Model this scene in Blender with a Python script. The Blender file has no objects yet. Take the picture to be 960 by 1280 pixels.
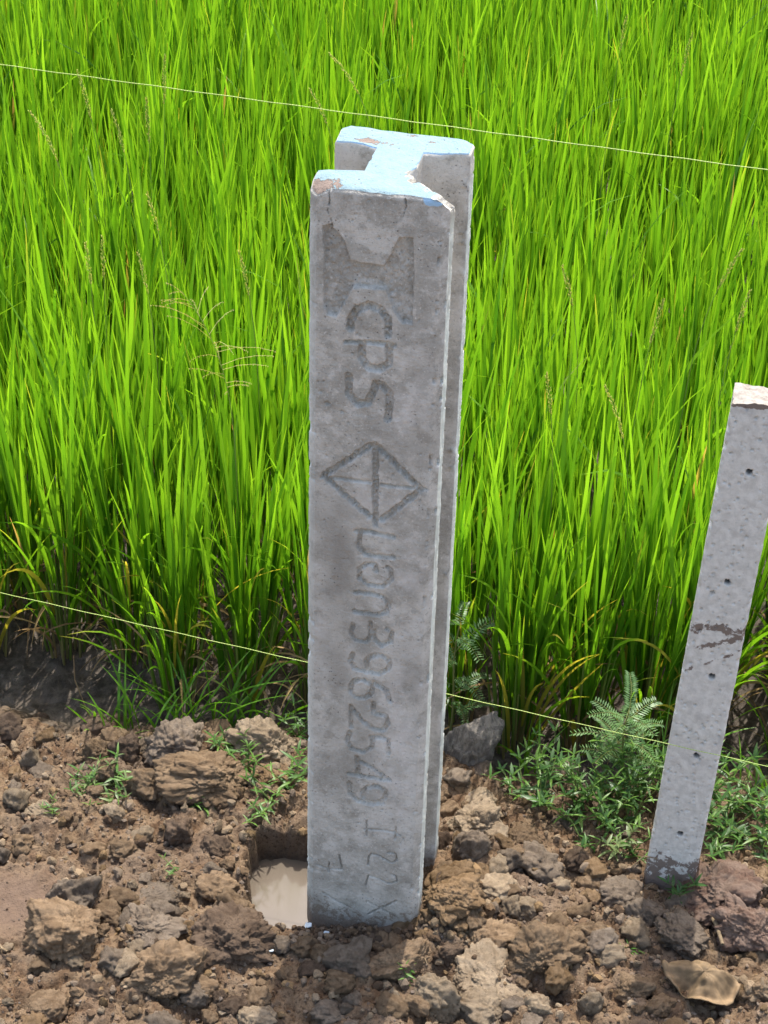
import bpy, bmesh, math, random
import numpy as np
from mathutils import Vector, Matrix, Euler
from mathutils.geometry import delaunay_2d_cdt

random.seed(7)
RNG = np.random.default_rng(11)
SC = bpy.context.scene
COL = SC.collection

# ------------------------------------------------------------------ camera
cam_data = bpy.data.cameras.new('camera')
cam = bpy.data.objects.new('camera', cam_data)
COL.objects.link(cam)
SC.camera = cam
pitch, roll = math.radians(35.1), math.radians(1.66)
fwd = Vector((0, math.cos(pitch), -math.sin(pitch)))
rgt = Vector((1, 0, 0))
upv = rgt.cross(fwd)
r2 = rgt * math.cos(roll) + upv * math.sin(roll)
u2 = -rgt * math.sin(roll) + upv * math.cos(roll)
m = Matrix((r2, u2, -fwd)).transposed().to_4x4()
m.translation = Vector((0, -3.025, 3.054))
cam.matrix_world = m
cam_data.sensor_fit = 'VERTICAL'
cam_data.angle = 2 * math.atan(640 / 2657)
cam_data.clip_start = 0.05
cam_data.clip_end = 2000

# ------------------------------------------------------------------ sky, sun, exposure
SUN_EL, SUN_AZ = math.radians(66), math.radians(14)      # azimuth from +Y towards +X
world = bpy.data.worlds.new('World')
SC.world = world
world.use_nodes = True
wt = world.node_tree
wt.nodes.clear()
wo = wt.nodes.new('ShaderNodeOutputWorld')
wb = wt.nodes.new('ShaderNodeBackground')
ws = wt.nodes.new('ShaderNodeTexSky')
ws.sky_type = 'NISHITA'
ws.sun_disc = False
ws.sun_elevation = SUN_EL
ws.sun_rotation = SUN_AZ
ws.air_density = 1.2
ws.dust_density = 4.0
ws.ozone_density = 0.6
wb.inputs['Strength'].default_value = 0.15
wt.links.new(ws.outputs[0], wb.inputs[0])
wt.links.new(wb.outputs[0], wo.inputs[0])
sd = bpy.data.lights.new('sun', 'SUN')
sun = bpy.data.objects.new('sun', sd)
COL.objects.link(sun)
sd.energy = 2.8
sd.angle = math.radians(0.53)
sd.color = (1.0, 0.955, 0.88)
sdir = Vector((math.sin(SUN_AZ) * math.cos(SUN_EL), math.cos(SUN_AZ) * math.cos(SUN_EL), math.sin(SUN_EL)))
sun.rotation_euler = sdir.to_track_quat('Z', 'Y').to_euler()
sun.location = sdir * 20
SC.view_settings.view_transform = 'Standard'
SC.view_settings.look = 'None'
SC.view_settings.gamma = 1
SC.view_settings.exposure = 1.3

# ------------------------------------------------------------------ tables (metres, face coordinates: across, height)
EMBLEM = [(-0.0873, 1.5272), (-0.0742, 1.5303), (-0.0585, 1.5144), (-0.05, 1.5), (-0.0412, 1.4724), (0.0126, 1.4709), (0.0205, 1.4891), (0.0349, 1.5236), (0.0561, 1.5252), (0.0593, 1.4606), (0.0597, 1.375), (0.044, 1.374), (0.0302, 1.3922), (0.016, 1.4304), (-0.0369, 1.4266), (-0.0451, 1.408), (-0.0629, 1.3701), (-0.0776, 1.372), (-0.0851, 1.3858), (-0.0844, 1.4663)]
BOLD = [[(-0.0405, 1.342), (-0.0408, 1.3652), (-0.0302, 1.3872), (-0.011, 1.399), (0.0084, 1.3938), (0.0202, 1.3772), (0.0211, 1.3418)], [(-0.0471, 1.3255), (-0.0093, 1.3313), (0.0321, 1.3317)], [(-0.0214, 1.3265), (-0.0208, 1.2987), (-0.0084, 1.2842), (0.0087, 1.2839), (0.0236, 1.297), (0.0235, 1.3312)], [(-0.0416, 1.2629), (-0.0412, 1.2301), (-0.0262, 1.2122), (-0.009, 1.2177), (0.0008, 1.2435), (0.0029, 1.2547), (0.0132, 1.2555), (0.0254, 1.2409), (0.0274, 1.2236), (0.0243, 1.192)]]
DIAMOND = [[(-0.0007, 1.1377), (-0.0814, 1.0627)], [(-0.0814, 1.0612), (-0.0016, 0.9943)], [(0.0056, 1.1388), (0.081, 1.0669)], [(0.0825, 1.0611), (0.0192, 0.9904)], [(0.0048, 1.1401), (0.0083, 0.9791)]]
DIAMOND_BAR = [[(-0.0697, 1.0602), (-0.0004, 1.0632)], [(0.0175, 1.0612), (0.095, 1.0649)]]
LETTERS = [[(-0.0243, 0.9597), (0.0017, 0.9613), (0.0407, 0.9591)], [(-0.0165, 0.9565), (-0.0191, 0.9293), (-0.0078, 0.914), (0.0105, 0.9136), (0.0418, 0.9169)], [(0.0125, 0.8812), (0.0109, 0.8947), (-0.0048, 0.8939), (-0.0178, 0.8803), (-0.0161, 0.8614), (-0.0013, 0.8497), (0.0251, 0.8515), (0.0392, 0.8686), (0.0379, 0.8876), (0.032, 0.8935)], [(-0.0235, 0.8292), (0.007, 0.8309), (0.0256, 0.8289), (0.0366, 0.8147), (0.0331, 0.7977), (0.0186, 0.7876), (-0.0242, 0.7875)], [(-0.0264, 0.7579), (-0.0296, 0.7373), (-0.0204, 0.724), (-0.0015, 0.7244), (0.0044, 0.7373), (0.0044, 0.7673)], [(0.0114, 0.7504), (0.0123, 0.7322), (0.0255, 0.7214), (0.0409, 0.7329), (0.0425, 0.7533), (0.0353, 0.7602)], [(-0.0254, 0.6932), (-0.0305, 0.6751), (-0.0235, 0.6595), (0.0025, 0.6572), (0.0243, 0.6573)], [(0.0413, 0.6829), (0.0394, 0.6737), (0.0336, 0.6654), (0.025, 0.6596), (0.0154, 0.6577), (0.0066, 0.6598), (0.0004, 0.6657), (-0.0019, 0.6741), (0.0001, 0.6834), (0.0059, 0.6917), (0.0145, 0.6973), (0.0241, 0.6993), (0.0328, 0.6971), (0.039, 0.6913), (0.0413, 0.6829)], [(0.0115, 0.6201), (0.0096, 0.6104), (0.0041, 0.6017), (-0.0041, 0.5958), (-0.0132, 0.5939), (-0.0216, 0.5963), (-0.0274, 0.6027), (-0.0296, 0.6116), (-0.0277, 0.6213), (-0.0221, 0.6299), (-0.014, 0.6358), (-0.0048, 0.6376), (0.0034, 0.6352), (0.0093, 0.629), (0.0115, 0.6201)], [(-0.008, 0.6368), (0.0195, 0.6304), (0.0375, 0.6221), (0.0436, 0.5973)], [(-0.0276, 0.57), (-0.0269, 0.5222)], [(-0.0247, 0.5653), (-0.0063, 0.5427), (0.0134, 0.5273), (0.0329, 0.528), (0.0422, 0.5442), (0.0376, 0.5626), (0.014, 0.5647), (0.0136, 0.5874)], [(-0.0281, 0.5094), (-0.0328, 0.4886), (-0.0247, 0.4705), (-0.0021, 0.4682), (0.0144, 0.4845), (0.0125, 0.5074), (0.0305, 0.5096), (0.0431, 0.5069), (0.0439, 0.4747)], [(-0.0294, 0.409), (0.0075, 0.408), (0.047, 0.4095)], [(0.047, 0.4095), (0.0154, 0.4337), (-0.0144, 0.4454)], [(-0.0145, 0.4527), (-0.0119, 0.4148)], [(-0.0276, 0.3853), (-0.0273, 0.363), (-0.0127, 0.3464), (0.0117, 0.3418), (0.0372, 0.3495)], [(0.0423, 0.3732), (0.0403, 0.3638), (0.0341, 0.3552), (0.0251, 0.3492), (0.015, 0.3469), (0.0058, 0.3488), (-0.0006, 0.3545), (-0.003, 0.3629), (-0.0009, 0.3723), (0.0052, 0.3808), (0.0142, 0.3868), (0.0243, 0.3891), (0.0334, 0.3872), (0.0398, 0.3815), (0.0423, 0.3732)]]
SCRATCH = [[(0.0026, 0.2766), (0.0345, 0.2813), (0.0618, 0.2824)], [(0.0068, 0.2978), (0.0069, 0.2614)], [(0.063, 0.2936), (0.0623, 0.2643)], [(0.0588, 0.2797), (0.071, 0.2765)], [(0.0114, 0.1864), (0.0123, 0.2052), (0.0176, 0.2168), (0.033, 0.2143), (0.0578, 0.2017), (0.0668, 0.2113), (0.0639, 0.2279), (0.0495, 0.2265)], [(0.0085, 0.1311), (0.0126, 0.1574), (0.0281, 0.157), (0.0531, 0.1463), (0.0689, 0.1565), (0.0664, 0.1684), (0.0571, 0.1724)], [(0.0108, 0.0892), (0.0694, 0.0618)], [(0.0682, 0.1035), (0.0131, 0.0533)], [(-0.0885, 0.1631), (-0.0651, 0.1574), (-0.0377, 0.1619)], [(-0.0387, 0.1617), (-0.0453, 0.1976)], [(-0.0646, 0.1755), (-0.065, 0.1511)], [(-0.0755, 0.0913), (-0.0534, 0.0776), (-0.0264, 0.0649)]]
CRACKS = [[(-0.0776, 1.5973), (-0.078, 1.5752), (-0.0772, 1.5558), (-0.0746, 1.5381), (-0.0715, 1.527), (-0.0754, 1.5302), (-0.0748, 1.5173), (-0.0716, 1.5048), (-0.0726, 1.4903)], [(0.0406, 1.595), (0.042, 1.5785), (0.0397, 1.5522)]]
PITS = [(-0.0876, 1.2251, 0.004), (-0.0666, 1.2569, 0.002), (-0.0762, 1.2053, 0.005), (-0.0521, 1.1934, 0.004), (0.002, 1.519, 0.003), (0.0405, 1.4525, 0.0025), (-0.0349, 1.5544, 0.0025), (-0.0143, 1.5831, 0.0025), (0.0191, 1.5867, 0.002)]
CLODS = [(-0.733, 0.344, 0.025, 0.032, 't'), (-0.702, 0.315, 0.024, 0.015, 'g'), (-0.689, 0.203, 0.03, 0.017, 't'), (-0.599, 0.368, 0.029, 0.034, 'b'), (-0.53, 0.371, 0.031, 0.038, 'd'), (-0.423, 0.375, 0.056, 0.039, 'g'), (-0.355, 0.281, 0.084, 0.044, 'b'), (-0.476, 0.268, 0.043, 0.035, 'b'), (-0.237, 0.399, 0.07, 0.046, 't'), (-0.216, 0.311, 0.039, 0.027, 'o'), (-0.397, 0.137, 0.031, 0.031, 'd'), (-0.579, -0.072, 0.047, 0.047, 'g'), (-0.583, -0.168, 0.068, 0.051, 'b'), (-0.509, -0.102, 0.031, 0.023, 'b'), (-0.43, -0.13, 0.059, 0.039, 'g'), (-0.36, -0.148, 0.031, 0.028, 'o'), (-0.266, -0.176, 0.071, 0.051, 'd'), (-0.385, -0.258, 0.066, 0.045, 'b'), (-0.431, -0.045, 0.049, 0.025, 'g'), (-0.304, -0.007, 0.041, 0.029, 'b'), (-0.381, -0.354, 0.027, 0.019, 'g'), (-0.214, -0.353, 0.037, 0.021, 't'), (-0.034, -0.222, 0.043, 0.038, 'g'), (0.057, -0.223, 0.055, 0.04, 'b'), (-0.109, -0.221, 0.027, 0.023, 'd'), (-0.079, -0.327, 0.034, 0.022, 'g'), (-0.032, -0.3, 0.021, 0.019, 'g'), (0.045, -0.316, 0.027, 0.024, 'b'), (0.125, -0.286, 0.042, 0.042, 't'), (0.216, -0.239, 0.059, 0.029, 't'), (0.209, -0.306, 0.046, 0.034, 't'), (0.075, -0.121, 0.043, 0.033, 'o'), (0.15, -0.086, 0.078, 0.055, 'o'), (0.207, 0.16, 0.064, 0.049, 't'), (0.159, 0.229, 0.028, 0.023, 'b'), (0.192, 0.056, 0.037, 0.04, 'g'), (0.243, 0.033, 0.022, 0.021, 't'), (0.245, -0.017, 0.041, 0.028, 't'), (0.133, 0.104, 0.024, 0.023, 'd'), (0.216, 0.253, 0.035, 0.022, 't'), (0.296, 0.131, 0.031, 0.029, 'b'), (0.329, 0.062, 0.047, 0.032, 'g'), (0.492, -0.014, 0.04, 0.03, 'g'), (0.534, -0.067, 0.036, 0.033, 'g'), (0.437, 0.019, 0.026, 0.021, 'b'), (0.41, -0.063, 0.024, 0.022, 'b'), (0.218, -0.157, 0.054, 0.034, 'b'), (0.418, -0.135, 0.042, 0.034, 'b'), (0.326, -0.188, 0.067, 0.05, 'b'), (0.601, -0.121, 0.056, 0.036, 'g'), (0.689, -0.026, 0.073, 0.041, 'p'), (0.731, -0.112, 0.062, 0.047, 'p'), (0.29, -0.059, 0.031, 0.024, 't'), (0.408, -0.295, 0.021, 0.027, 't'), (0.499, -0.25, 0.032, 0.026, 'b'), (0.314, -0.306, 0.031, 0.024, 't'), (0.274, -0.296, 0.025, 0.022, 'g'), (0.386, 0.205, 0.02, 0.018, 'g'), (-0.32, 0.094, 0.032, 0.027, 'd'), (-0.513, 0.086, 0.029, 0.021, 'b'), (-0.709, 0.101, 0.028, 0.018, 'b'), (-0.259, -0.07, 0.027, 0.022, 'b'), (-0.319, -0.289, 0.033, 0.022, 'b'), (-0.513, -0.296, 0.034, 0.025, 'd'), (-0.598, -0.329, 0.037, 0.027, 'b'), (0.372, 0.01, 0.027, 0.021, 't'), (0.454, -0.179, 0.028, 0.023, 't'), (0.536, -0.296, 0.033, 0.024, 'b'), (0.736, -0.249, 0.033, 0.03, 'b'), (0.366, -0.099, 0.023, 0.02, 'b'), (0.147, -0.191, 0.031, 0.021, 'd'), (0.009, -0.155, 0.026, 0.018, 'd'), (-0.061, -0.153, 0.023, 0.015, 'd'), (-0.145, -0.171, 0.021, 0.018, 'd')]

# ------------------------------------------------------------------ numpy noise
def _hash(ix, iy, iz, seed):
    n = (ix.astype(np.int64) * 374761393 + iy.astype(np.int64) * 668265263 + iz.astype(np.int64) * 2147483647 + seed * 1274126177) & 0xFFFFFFFF
    n = ((n ^ (n >> 13)) * 1274126177) & 0xFFFFFFFF
    n = ((n ^ (n >> 16)) * 2246822519) & 0xFFFFFFFF
    return ((n ^ (n >> 15)) & 0xFFFFFF) / float(0xFFFFFF)

def vnoise(x, y, z=0.0, seed=0):
    x, y, z = np.broadcast_arrays(np.asarray(x, float), np.asarray(y, float), np.asarray(z, float))
    ix, iy, iz = np.floor(x), np.floor(y), np.floor(z)
    fx, fy, fz = x - ix, y - iy, z - iz
    fx, fy, fz = [q * q * q * (q * (q * 6 - 15) + 10) for q in (fx, fy, fz)]
    r = 0
    for dx in (0, 1):
        for dy in (0, 1):
            for dz in (0, 1):
                w = (fx if dx else 1 - fx) * (fy if dy else 1 - fy) * (fz if dz else 1 - fz)
                r = r + w * _hash(ix + dx, iy + dy, iz + dz, seed)
    return r * 2 - 1

def fbm(x, y, z=0.0, octv=4, seed=0, gain=0.5):
    a, s, t = 1.0, 0.0, 0.0
    for o in range(octv):
        s = s + a * vnoise(np.asarray(x) * 2 ** o + 17.3 * o, np.asarray(y) * 2 ** o - 9.1 * o, np.asarray(z) * 2 ** o + 3.7 * o, seed + o)
        t += a
        a *= gain
    return s / t

def lumps(x, y, seed=0):
    """rounded cobble-like relief, 0..1, one lump per unit cell"""
    x, y = np.broadcast_arrays(np.asarray(x, float), np.asarray(y, float))
    ix, iy = np.floor(x), np.floor(y)
    best = np.full(x.shape, 9.0)
    bh = np.zeros(x.shape)
    zz = np.zeros(x.shape)
    for dx in (-1, 0, 1):
        for dy in (-1, 0, 1):
            cx, cy = ix + dx, iy + dy
            px = cx + 0.15 + 0.7 * _hash(cx, cy, zz, seed)
            py = cy + 0.15 + 0.7 * _hash(cx, cy, zz, seed + 5)
            r = 0.45 + 0.75 * _hash(cx, cy, zz, seed + 9)
            d = np.hypot(x - px, y - py) / r
            sel = d < best
            bh = np.where(sel, r, bh)
            best = np.where(sel, d, best)
    return np.sqrt(np.clip(1 - best ** 2, 0, 1)) * bh

def sstep(a, b, x):
    t = np.clip((np.asarray(x) - a) / (b - a), 0, 1)
    return t * t * (3 - 2 * t)

# ------------------------------------------------------------------ mesh and object helpers
def mesh_np(name, V, quads=None, tris=None, smooth=True):
    V = np.asarray(V, np.float32)
    me = bpy.data.meshes.new(name)
    parts = []
    nq = 0 if quads is None else len(quads)
    nt = 0 if tris is None else len(tris)
    loops, starts = [], []
    if nq:
        q = np.asarray(quads, np.int32)
        loops.append(q.ravel()); starts.append(np.arange(nq) * 4)
    if nt:
        t = np.asarray(tris, np.int32)
        loops.append(t.ravel()); starts.append(nq * 4 + np.arange(nt) * 3)
    loops = np.concatenate(loops); starts = np.concatenate(starts).astype(np.int32)
    me.vertices.add(len(V)); me.vertices.foreach_set('co', V.ravel())
    me.loops.add(len(loops)); me.loops.foreach_set('vertex_index', loops)
    me.polygons.add(len(starts)); me.polygons.foreach_set('loop_start', starts)
    me.update(calc_edges=True)
    me.validate()
    me.polygons.foreach_set('use_smooth', np.full(len(me.polygons), bool(smooth)))
    return me

def attr_col(me, C, name='Col'):
    C = np.asarray(C, np.float32)
    if C.shape[1] == 3:
        C = np.concatenate([C, np.ones((len(C), 1), np.float32)], 1)
    a = me.color_attributes.new(name, 'FLOAT_COLOR', 'POINT')
    a.data.foreach_set('color', C.ravel())

def attr_f(me, F, name):
    a = me.attributes.new(name, 'FLOAT', 'POINT')
    a.data.foreach_set('value', np.asarray(F, np.float32))

def add(name, me, mat=None, parent=None, loc=None, rot=None, scale=None):
    o = bpy.data.objects.new(name, me)
    COL.objects.link(o)
    if mat is not None and me is not None and len(me.materials) == 0:
        me.materials.append(mat)
    if parent is not None:
        o.parent = parent
    if loc is not None: o.location = loc
    if rot is not None: o.rotation_euler = rot
    if scale is not None: o.scale = scale
    return o

def tag(o, label=None, cat=None, group=None, kind=None):
    if label: o['label'] = label
    if cat: o['category'] = cat
    if group: o['group'] = group
    if kind: o['kind'] = kind
    return o

def tube(path, radii, sides=6, close=True):
    """(verts, quads) of a tube along a 3-D path"""
    P = [Vector(p) for p in path]
    V, Q = [], []
    for i, p in enumerate(P):
        d = (P[min(i + 1, len(P) - 1)] - P[max(i - 1, 0)]).normalized()
        a = d.cross(Vector((0.13, 0.31, 0.94)) if abs(d.z) < 0.9 else Vector((0.95, 0.2, 0.1))).normalized()
        b = d.cross(a)
        r = radii[i] if hasattr(radii, '__len__') else radii
        for k in range(sides):
            t = 2 * math.pi * k / sides
            V.append(p + (a * math.cos(t) + b * math.sin(t)) * r)
    for i in range(len(P) - 1):
        for k in range(sides):
            k2 = (k + 1) % sides
            Q.append((i * sides + k, i * sides + k2, (i + 1) * sides + k2, (i + 1) * sides + k))
    return [tuple(v) for v in V], Q

class MB:
    def __init__(s): s.V, s.Q, s.T, s.C = [], [], [], []
    def addg(s, V, Q=(), T=(), col=None):
        n = len(s.V)
        s.V += [tuple(v) for v in V]
        s.Q += [tuple(i + n for i in q) for q in Q]
        s.T += [tuple(i + n for i in t) for t in T]
        if col is not None: s.C += [col] * len(V)
    def mesh(s, name, smooth=True):
        me = mesh_np(name, s.V, s.Q or None, s.T or None, smooth)
        if s.C: attr_col(me, s.C)
        return me

# ------------------------------------------------------------------ materials
class NT:
    def __init__(s, name):
        s.m = bpy.data.materials.new(name); s.m.use_nodes = True
        s.t = s.m.node_tree; s.t.nodes.clear()
        s.out = s.t.nodes.new('ShaderNodeOutputMaterial')
    def n(s, typ, **k):
        nd = s.t.nodes.new('ShaderNode' + typ)
        for a, b in k.items(): setattr(nd, a, b)
        return nd
    def l(s, a, b): s.t.links.new(a, b)
    def setin(s, sock, v):
        if isinstance(v, bpy.types.NodeSocket): s.l(v, sock)
        elif isinstance(v, (tuple, list)) and len(v) == 3 and sock.type == 'RGBA': sock.default_value = (*v, 1)
        else: sock.default_value = v
    def coord(s, which='Object'):
        return s.n('TexCoord').outputs[which]
    def pos(s): return s.n('NewGeometry').outputs['Position']
    def noise(s, vec, scale, detail=4, rough=0.55, out='Fac', dist=0.0):
        nd = s.n('TexNoise'); s.l(vec, nd.inputs['Vector'])
        nd.inputs['Scale'].default_value = scale; nd.inputs['Detail'].default_value = detail
        nd.inputs['Roughness'].default_value = rough; nd.inputs['Distortion'].default_value = dist
        return nd.outputs[out]
    def voro(s, vec, scale, out='Distance', feature='F1', rnd=1.0):
        nd = s.n('TexVoronoi', feature=feature); s.l(vec, nd.inputs['Vector'])
        nd.inputs['Scale'].default_value = scale; nd.inputs['Randomness'].default_value = rnd
        return nd.outputs[out]
    def rng(s, v, a, b, c=0.0, d=1.0, smooth=True):
        nd = s.n('MapRange', interpolation_type='SMOOTHSTEP' if smooth else 'LINEAR')
        s.setin(nd.inputs['Value'], v)
        for k, q in zip(('From Min', 'From Max', 'To Min', 'To Max'), (a, b, c, d)): nd.inputs[k].default_value = q
        return nd.outputs[0]
    def math(s, op, a, b=0.0):
        nd = s.n('Math', operation=op); s.setin(nd.inputs[0], a); s.setin(nd.inputs[1], b); return nd.outputs[0]
    def mix(s, fac, a, b, blend='MIX'):
        nd = s.n('Mix', data_type='RGBA', blend_type=blend)
        s.setin(nd.inputs[0], fac); s.setin(nd.inputs[6], a); s.setin(nd.inputs[7], b); return nd.outputs[2]
    def attr(s, name, out='Fac'):
        nd = s.n('Attribute'); nd.attribute_name = name; return nd.outputs[out]
    def bump(s, h, strength, dist, normal=None):
        nd = s.n('Bump'); s.setin(nd.inputs['Height'], h)
        nd.inputs['Strength'].default_value = strength; nd.inputs['Distance'].default_value = dist
        if normal is not None: s.l(normal, nd.inputs['Normal'])
        return nd.outputs[0]
    def principled(s, col, rough=0.8, normal=None, spec=0.3, **k):
        p = s.n('BsdfPrincipled')
        s.setin(p.inputs['Base Color'], col); s.setin(p.inputs['Roughness'], rough)
        s.setin(p.inputs['Specular IOR Level'], spec)
        if normal is not None: s.l(normal, p.inputs['Normal'])
        for a, b in k.items(): s.setin(p.inputs[a], b)
        return p.outputs[0]
    def done(s, sh):
        s.l(sh, s.out.inputs['Surface']); return s.m

def mat_concrete():
    t = NT('weathered_concrete'); v = t.coord()
    big = t.noise(v, 7, 5, 0.6, dist=0.6)
    mid = t.noise(v, 34, 5, 0.65)
    fine = t.noise(v, 420, 3, 0.7)
    c = t.mix(t.rng(big, 0.40, 0.60), (0.385, 0.358, 0.305), (0.600, 0.562, 0.490))
    c = t.mix(t.rng(mid, 0.50, 0.64, 0, 0.65), c, (0.67, 0.632, 0.565))
    c = t.mix(t.rng(mid, 0.34, 0.47, 0.65, 0.0), c, (0.275, 0.252, 0.208))
    spk = t.noise(v, 190, 4, 0.75)
    c = t.mix(t.rng(spk, 0.57, 0.68, 0, 0.75), c, (0.74, 0.70, 0.635))
    c = t.mix(t.rng(spk, 0.32, 0.42, 0.75, 0), c, (0.165, 0.156, 0.135))
    tone = t.attr('tone')                                    # damp and dirty stains; rough emblem recess painted darker for trapped shade and dirt
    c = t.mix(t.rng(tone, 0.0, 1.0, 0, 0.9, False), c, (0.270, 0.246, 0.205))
    c = t.mix(t.math('MULTIPLY', t.attr('chalk'), 0.75), c, (0.70, 0.655, 0.60))
    pale = t.attr('pale')
    c = t.mix(t.math('MULTIPLY', pale, 0.85), c, (0.70, 0.735, 0.675))
    paint = t.attr('paint')
    c = t.mix(t.rng(t.math('ADD', paint, t.math('MULTIPLY', t.math('SUBTRACT', mid, 0.5), 0.9)), 0.42, 0.55), c, (0.36, 0.58, 0.78))
    mud = t.math('ADD', t.attr('mud'), t.math('MULTIPLY', t.math('SUBTRACT', t.noise(v, 75, 6, 0.75), 0.5), 1.5))
    c = t.mix(t.rng(mud, 0.42, 0.56, 0, 0.85), c, (0.165, 0.118, 0.075))
    c = t.mix(t.rng(fine, 0.25, 0.75, 0, 0.35), c, t.mix(0.5, c, (0.55, 0.53, 0.51)), 'MIX')
    pit = t.voro(v, 120)
    pm = t.math('MULTIPLY', t.rng(pit, 0.10, 0.17, 1, 0), t.rng(t.noise(v, 16, 2), 0.52, 0.66))
    c = t.mix(t.math('MULTIPLY', pm, 0.6), c, (0.09, 0.085, 0.08))
    h = t.math('ADD', t.math('MULTIPLY', fine, 0.35), t.math('MULTIPLY', t.noise(v, 110, 5, 0.65), 1.0))
    h = t.math('SUBTRACT', h, t.math('MULTIPLY', pm, 1.2))
    nm = t.bump(h, 0.9, 0.0032)
    return t.done(t.principled(c, t.rng(mid, 0.3, 0.7, 0.72, 0.92), nm, 0.3))

def mat_cap():
    t = NT('flaking_blue_paint_on_concrete'); v = t.coord()
    n1 = t.noise(v, 42, 6, 0.68, dist=0.5); n2 = t.noise(v, 210, 4, 0.6)
    wear = t.attr('wear')
    k = t.math('ADD', t.math('ADD', n1, t.math('MULTIPLY', t.math('SUBTRACT', n2, 0.5), 0.45)), t.math('MULTIPLY', wear, 0.34))
    bare = t.rng(k, 0.625, 0.655)
    paint = t.mix(t.rng(n1, 0.3, 0.7), (0.185, 0.265, 0.298), (0.215, 0.296, 0.325))
    conc = t.mix(n2, (0.15, 0.112, 0.092), (0.25, 0.20, 0.172))
    c = t.mix(bare, paint, conc)
    pit = t.math('MULTIPLY', t.rng(t.voro(v, 85), 0.07, 0.13, 1, 0), t.rng(t.noise(v, 30, 2), 0.45, 0.6))
    c = t.mix(t.math('MULTIPLY', pit, 0.8), c, (0.12, 0.13, 0.14))
    h = t.math('SUBTRACT', t.math('ADD', t.noise(v, 90, 5, 0.65), t.math('MULTIPLY', n2, 0.4)), t.math('MULTIPLY', bare, 0.5))
    h = t.math('SUBTRACT', h, pit)
    return t.done(t.principled(c, 0.85, t.bump(h, 0.9, 0.004), 0.12))

def mat_small_post():
    t = NT('whitewashed_concrete'); v = t.coord()
    n1 = t.noise(v, 14, 5, 0.65); n2 = t.noise(v, 60, 5, 0.6); fine = t.noise(v, 380, 3)
    c = t.mix(t.rng(n2, 0.3, 0.7), (0.53, 0.50, 0.445), (0.70, 0.665, 0.60))
    c = t.mix(t.rng(n1, 0.56, 0.70, 0, 0.5), c, (0.40, 0.37, 0.34))
    tone = t.attr('tone')
    sc = t.math('ADD', tone, t.math('MULTIPLY', t.math('SUBTRACT', t.noise(v, 46, 5, 0.7, dist=0.4), 0.5), 1.7))
    c = t.mix(t.rng(sc, 0.5, 0.62), c, (0.20, 0.155, 0.125))
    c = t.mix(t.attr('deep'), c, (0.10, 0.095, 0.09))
    h = t.math('ADD', t.math('MULTIPLY', fine, 0.4), t.noise(v, 120, 5, 0.65))
    return t.done(t.principled(c, 0.85, t.bump(h, 0.5, 0.0025), 0.3))

def mat_broken_concrete():
    t = NT('broken_pale_concrete'); v = t.coord()
    n = t.noise(v, 60, 5, 0.7); n2 = t.noise(v, 220, 3)
    c = t.mix(t.rng(n, 0.35, 0.65), (0.21, 0.185, 0.16), (0.31, 0.285, 0.255))
    c = t.mix(t.rng(n2, 0.6, 0.75, 0, 0.6), c, (0.25, 0.2, 0.18))
    return t.done(t.principled(c, 0.9, t.bump(t.math('ADD', n, t.math('MULTIPLY', n2, 0.4)), 0.8, 0.004), 0.2))

def soil_nodes(t, v, tint=None, rnd=None):
    n0 = t.noise(v, 5, 4, 0.6); n1 = t.noise(v, 26, 5, 0.65, dist=0.4); n2 = t.noise(v, 140, 4, 0.65); n3 = t.noise(v, 620, 2, 0.6)
    dry, brown, dark = (0.190, 0.133, 0.083), (0.120, 0.073, 0.042), (0.034, 0.021, 0.013)
    c = t.mix(t.rng(n1, 0.35, 0.62), brown, dry)
    c = t.mix(t.rng(n0, 0.44, 0.64, 0, 0.75), c, (0.145, 0.106, 0.076))
    c = t.mix(t.rng(n2, 0.30, 0.50, 0.8, 0), c, dark)
    c = t.mix(t.rng(n2, 0.60, 0.78, 0, 0.5), c, (0.27, 0.21, 0.16))
    h = t.math('ADD', t.math('MULTIPLY', n2, 1.0), t.math('ADD', t.math('MULTIPLY', n3, 0.35), t.math('MULTIPLY', n1, 1.5)))
    return c, h

def mat_ground():
    t = NT('crumbly_soil'); v = t.pos()
    c, h = soil_nodes(t, v)
    wet = t.attr('wet'); n = t.noise(v, 30, 4, 0.6)
    mud = t.mix(t.rng(n, 0.35, 0.65), (0.050, 0.039, 0.029), (0.125, 0.100, 0.077))
    c = t.mix(wet, c, mud)
    loose = t.attr('loose')
    c = t.mix(loose, c, t.mix(t.noise(v, 60, 4), (0.115, 0.078, 0.055), (0.16, 0.112, 0.082)))
    rough = t.rng(wet, 0, 1, 0.95, 0.55, False)
    return t.done(t.principled(c, rough, t.bump(h, 1.0, 0.005), t.rng(wet, 0, 1, 0.12, 0.25, False)))

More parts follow.
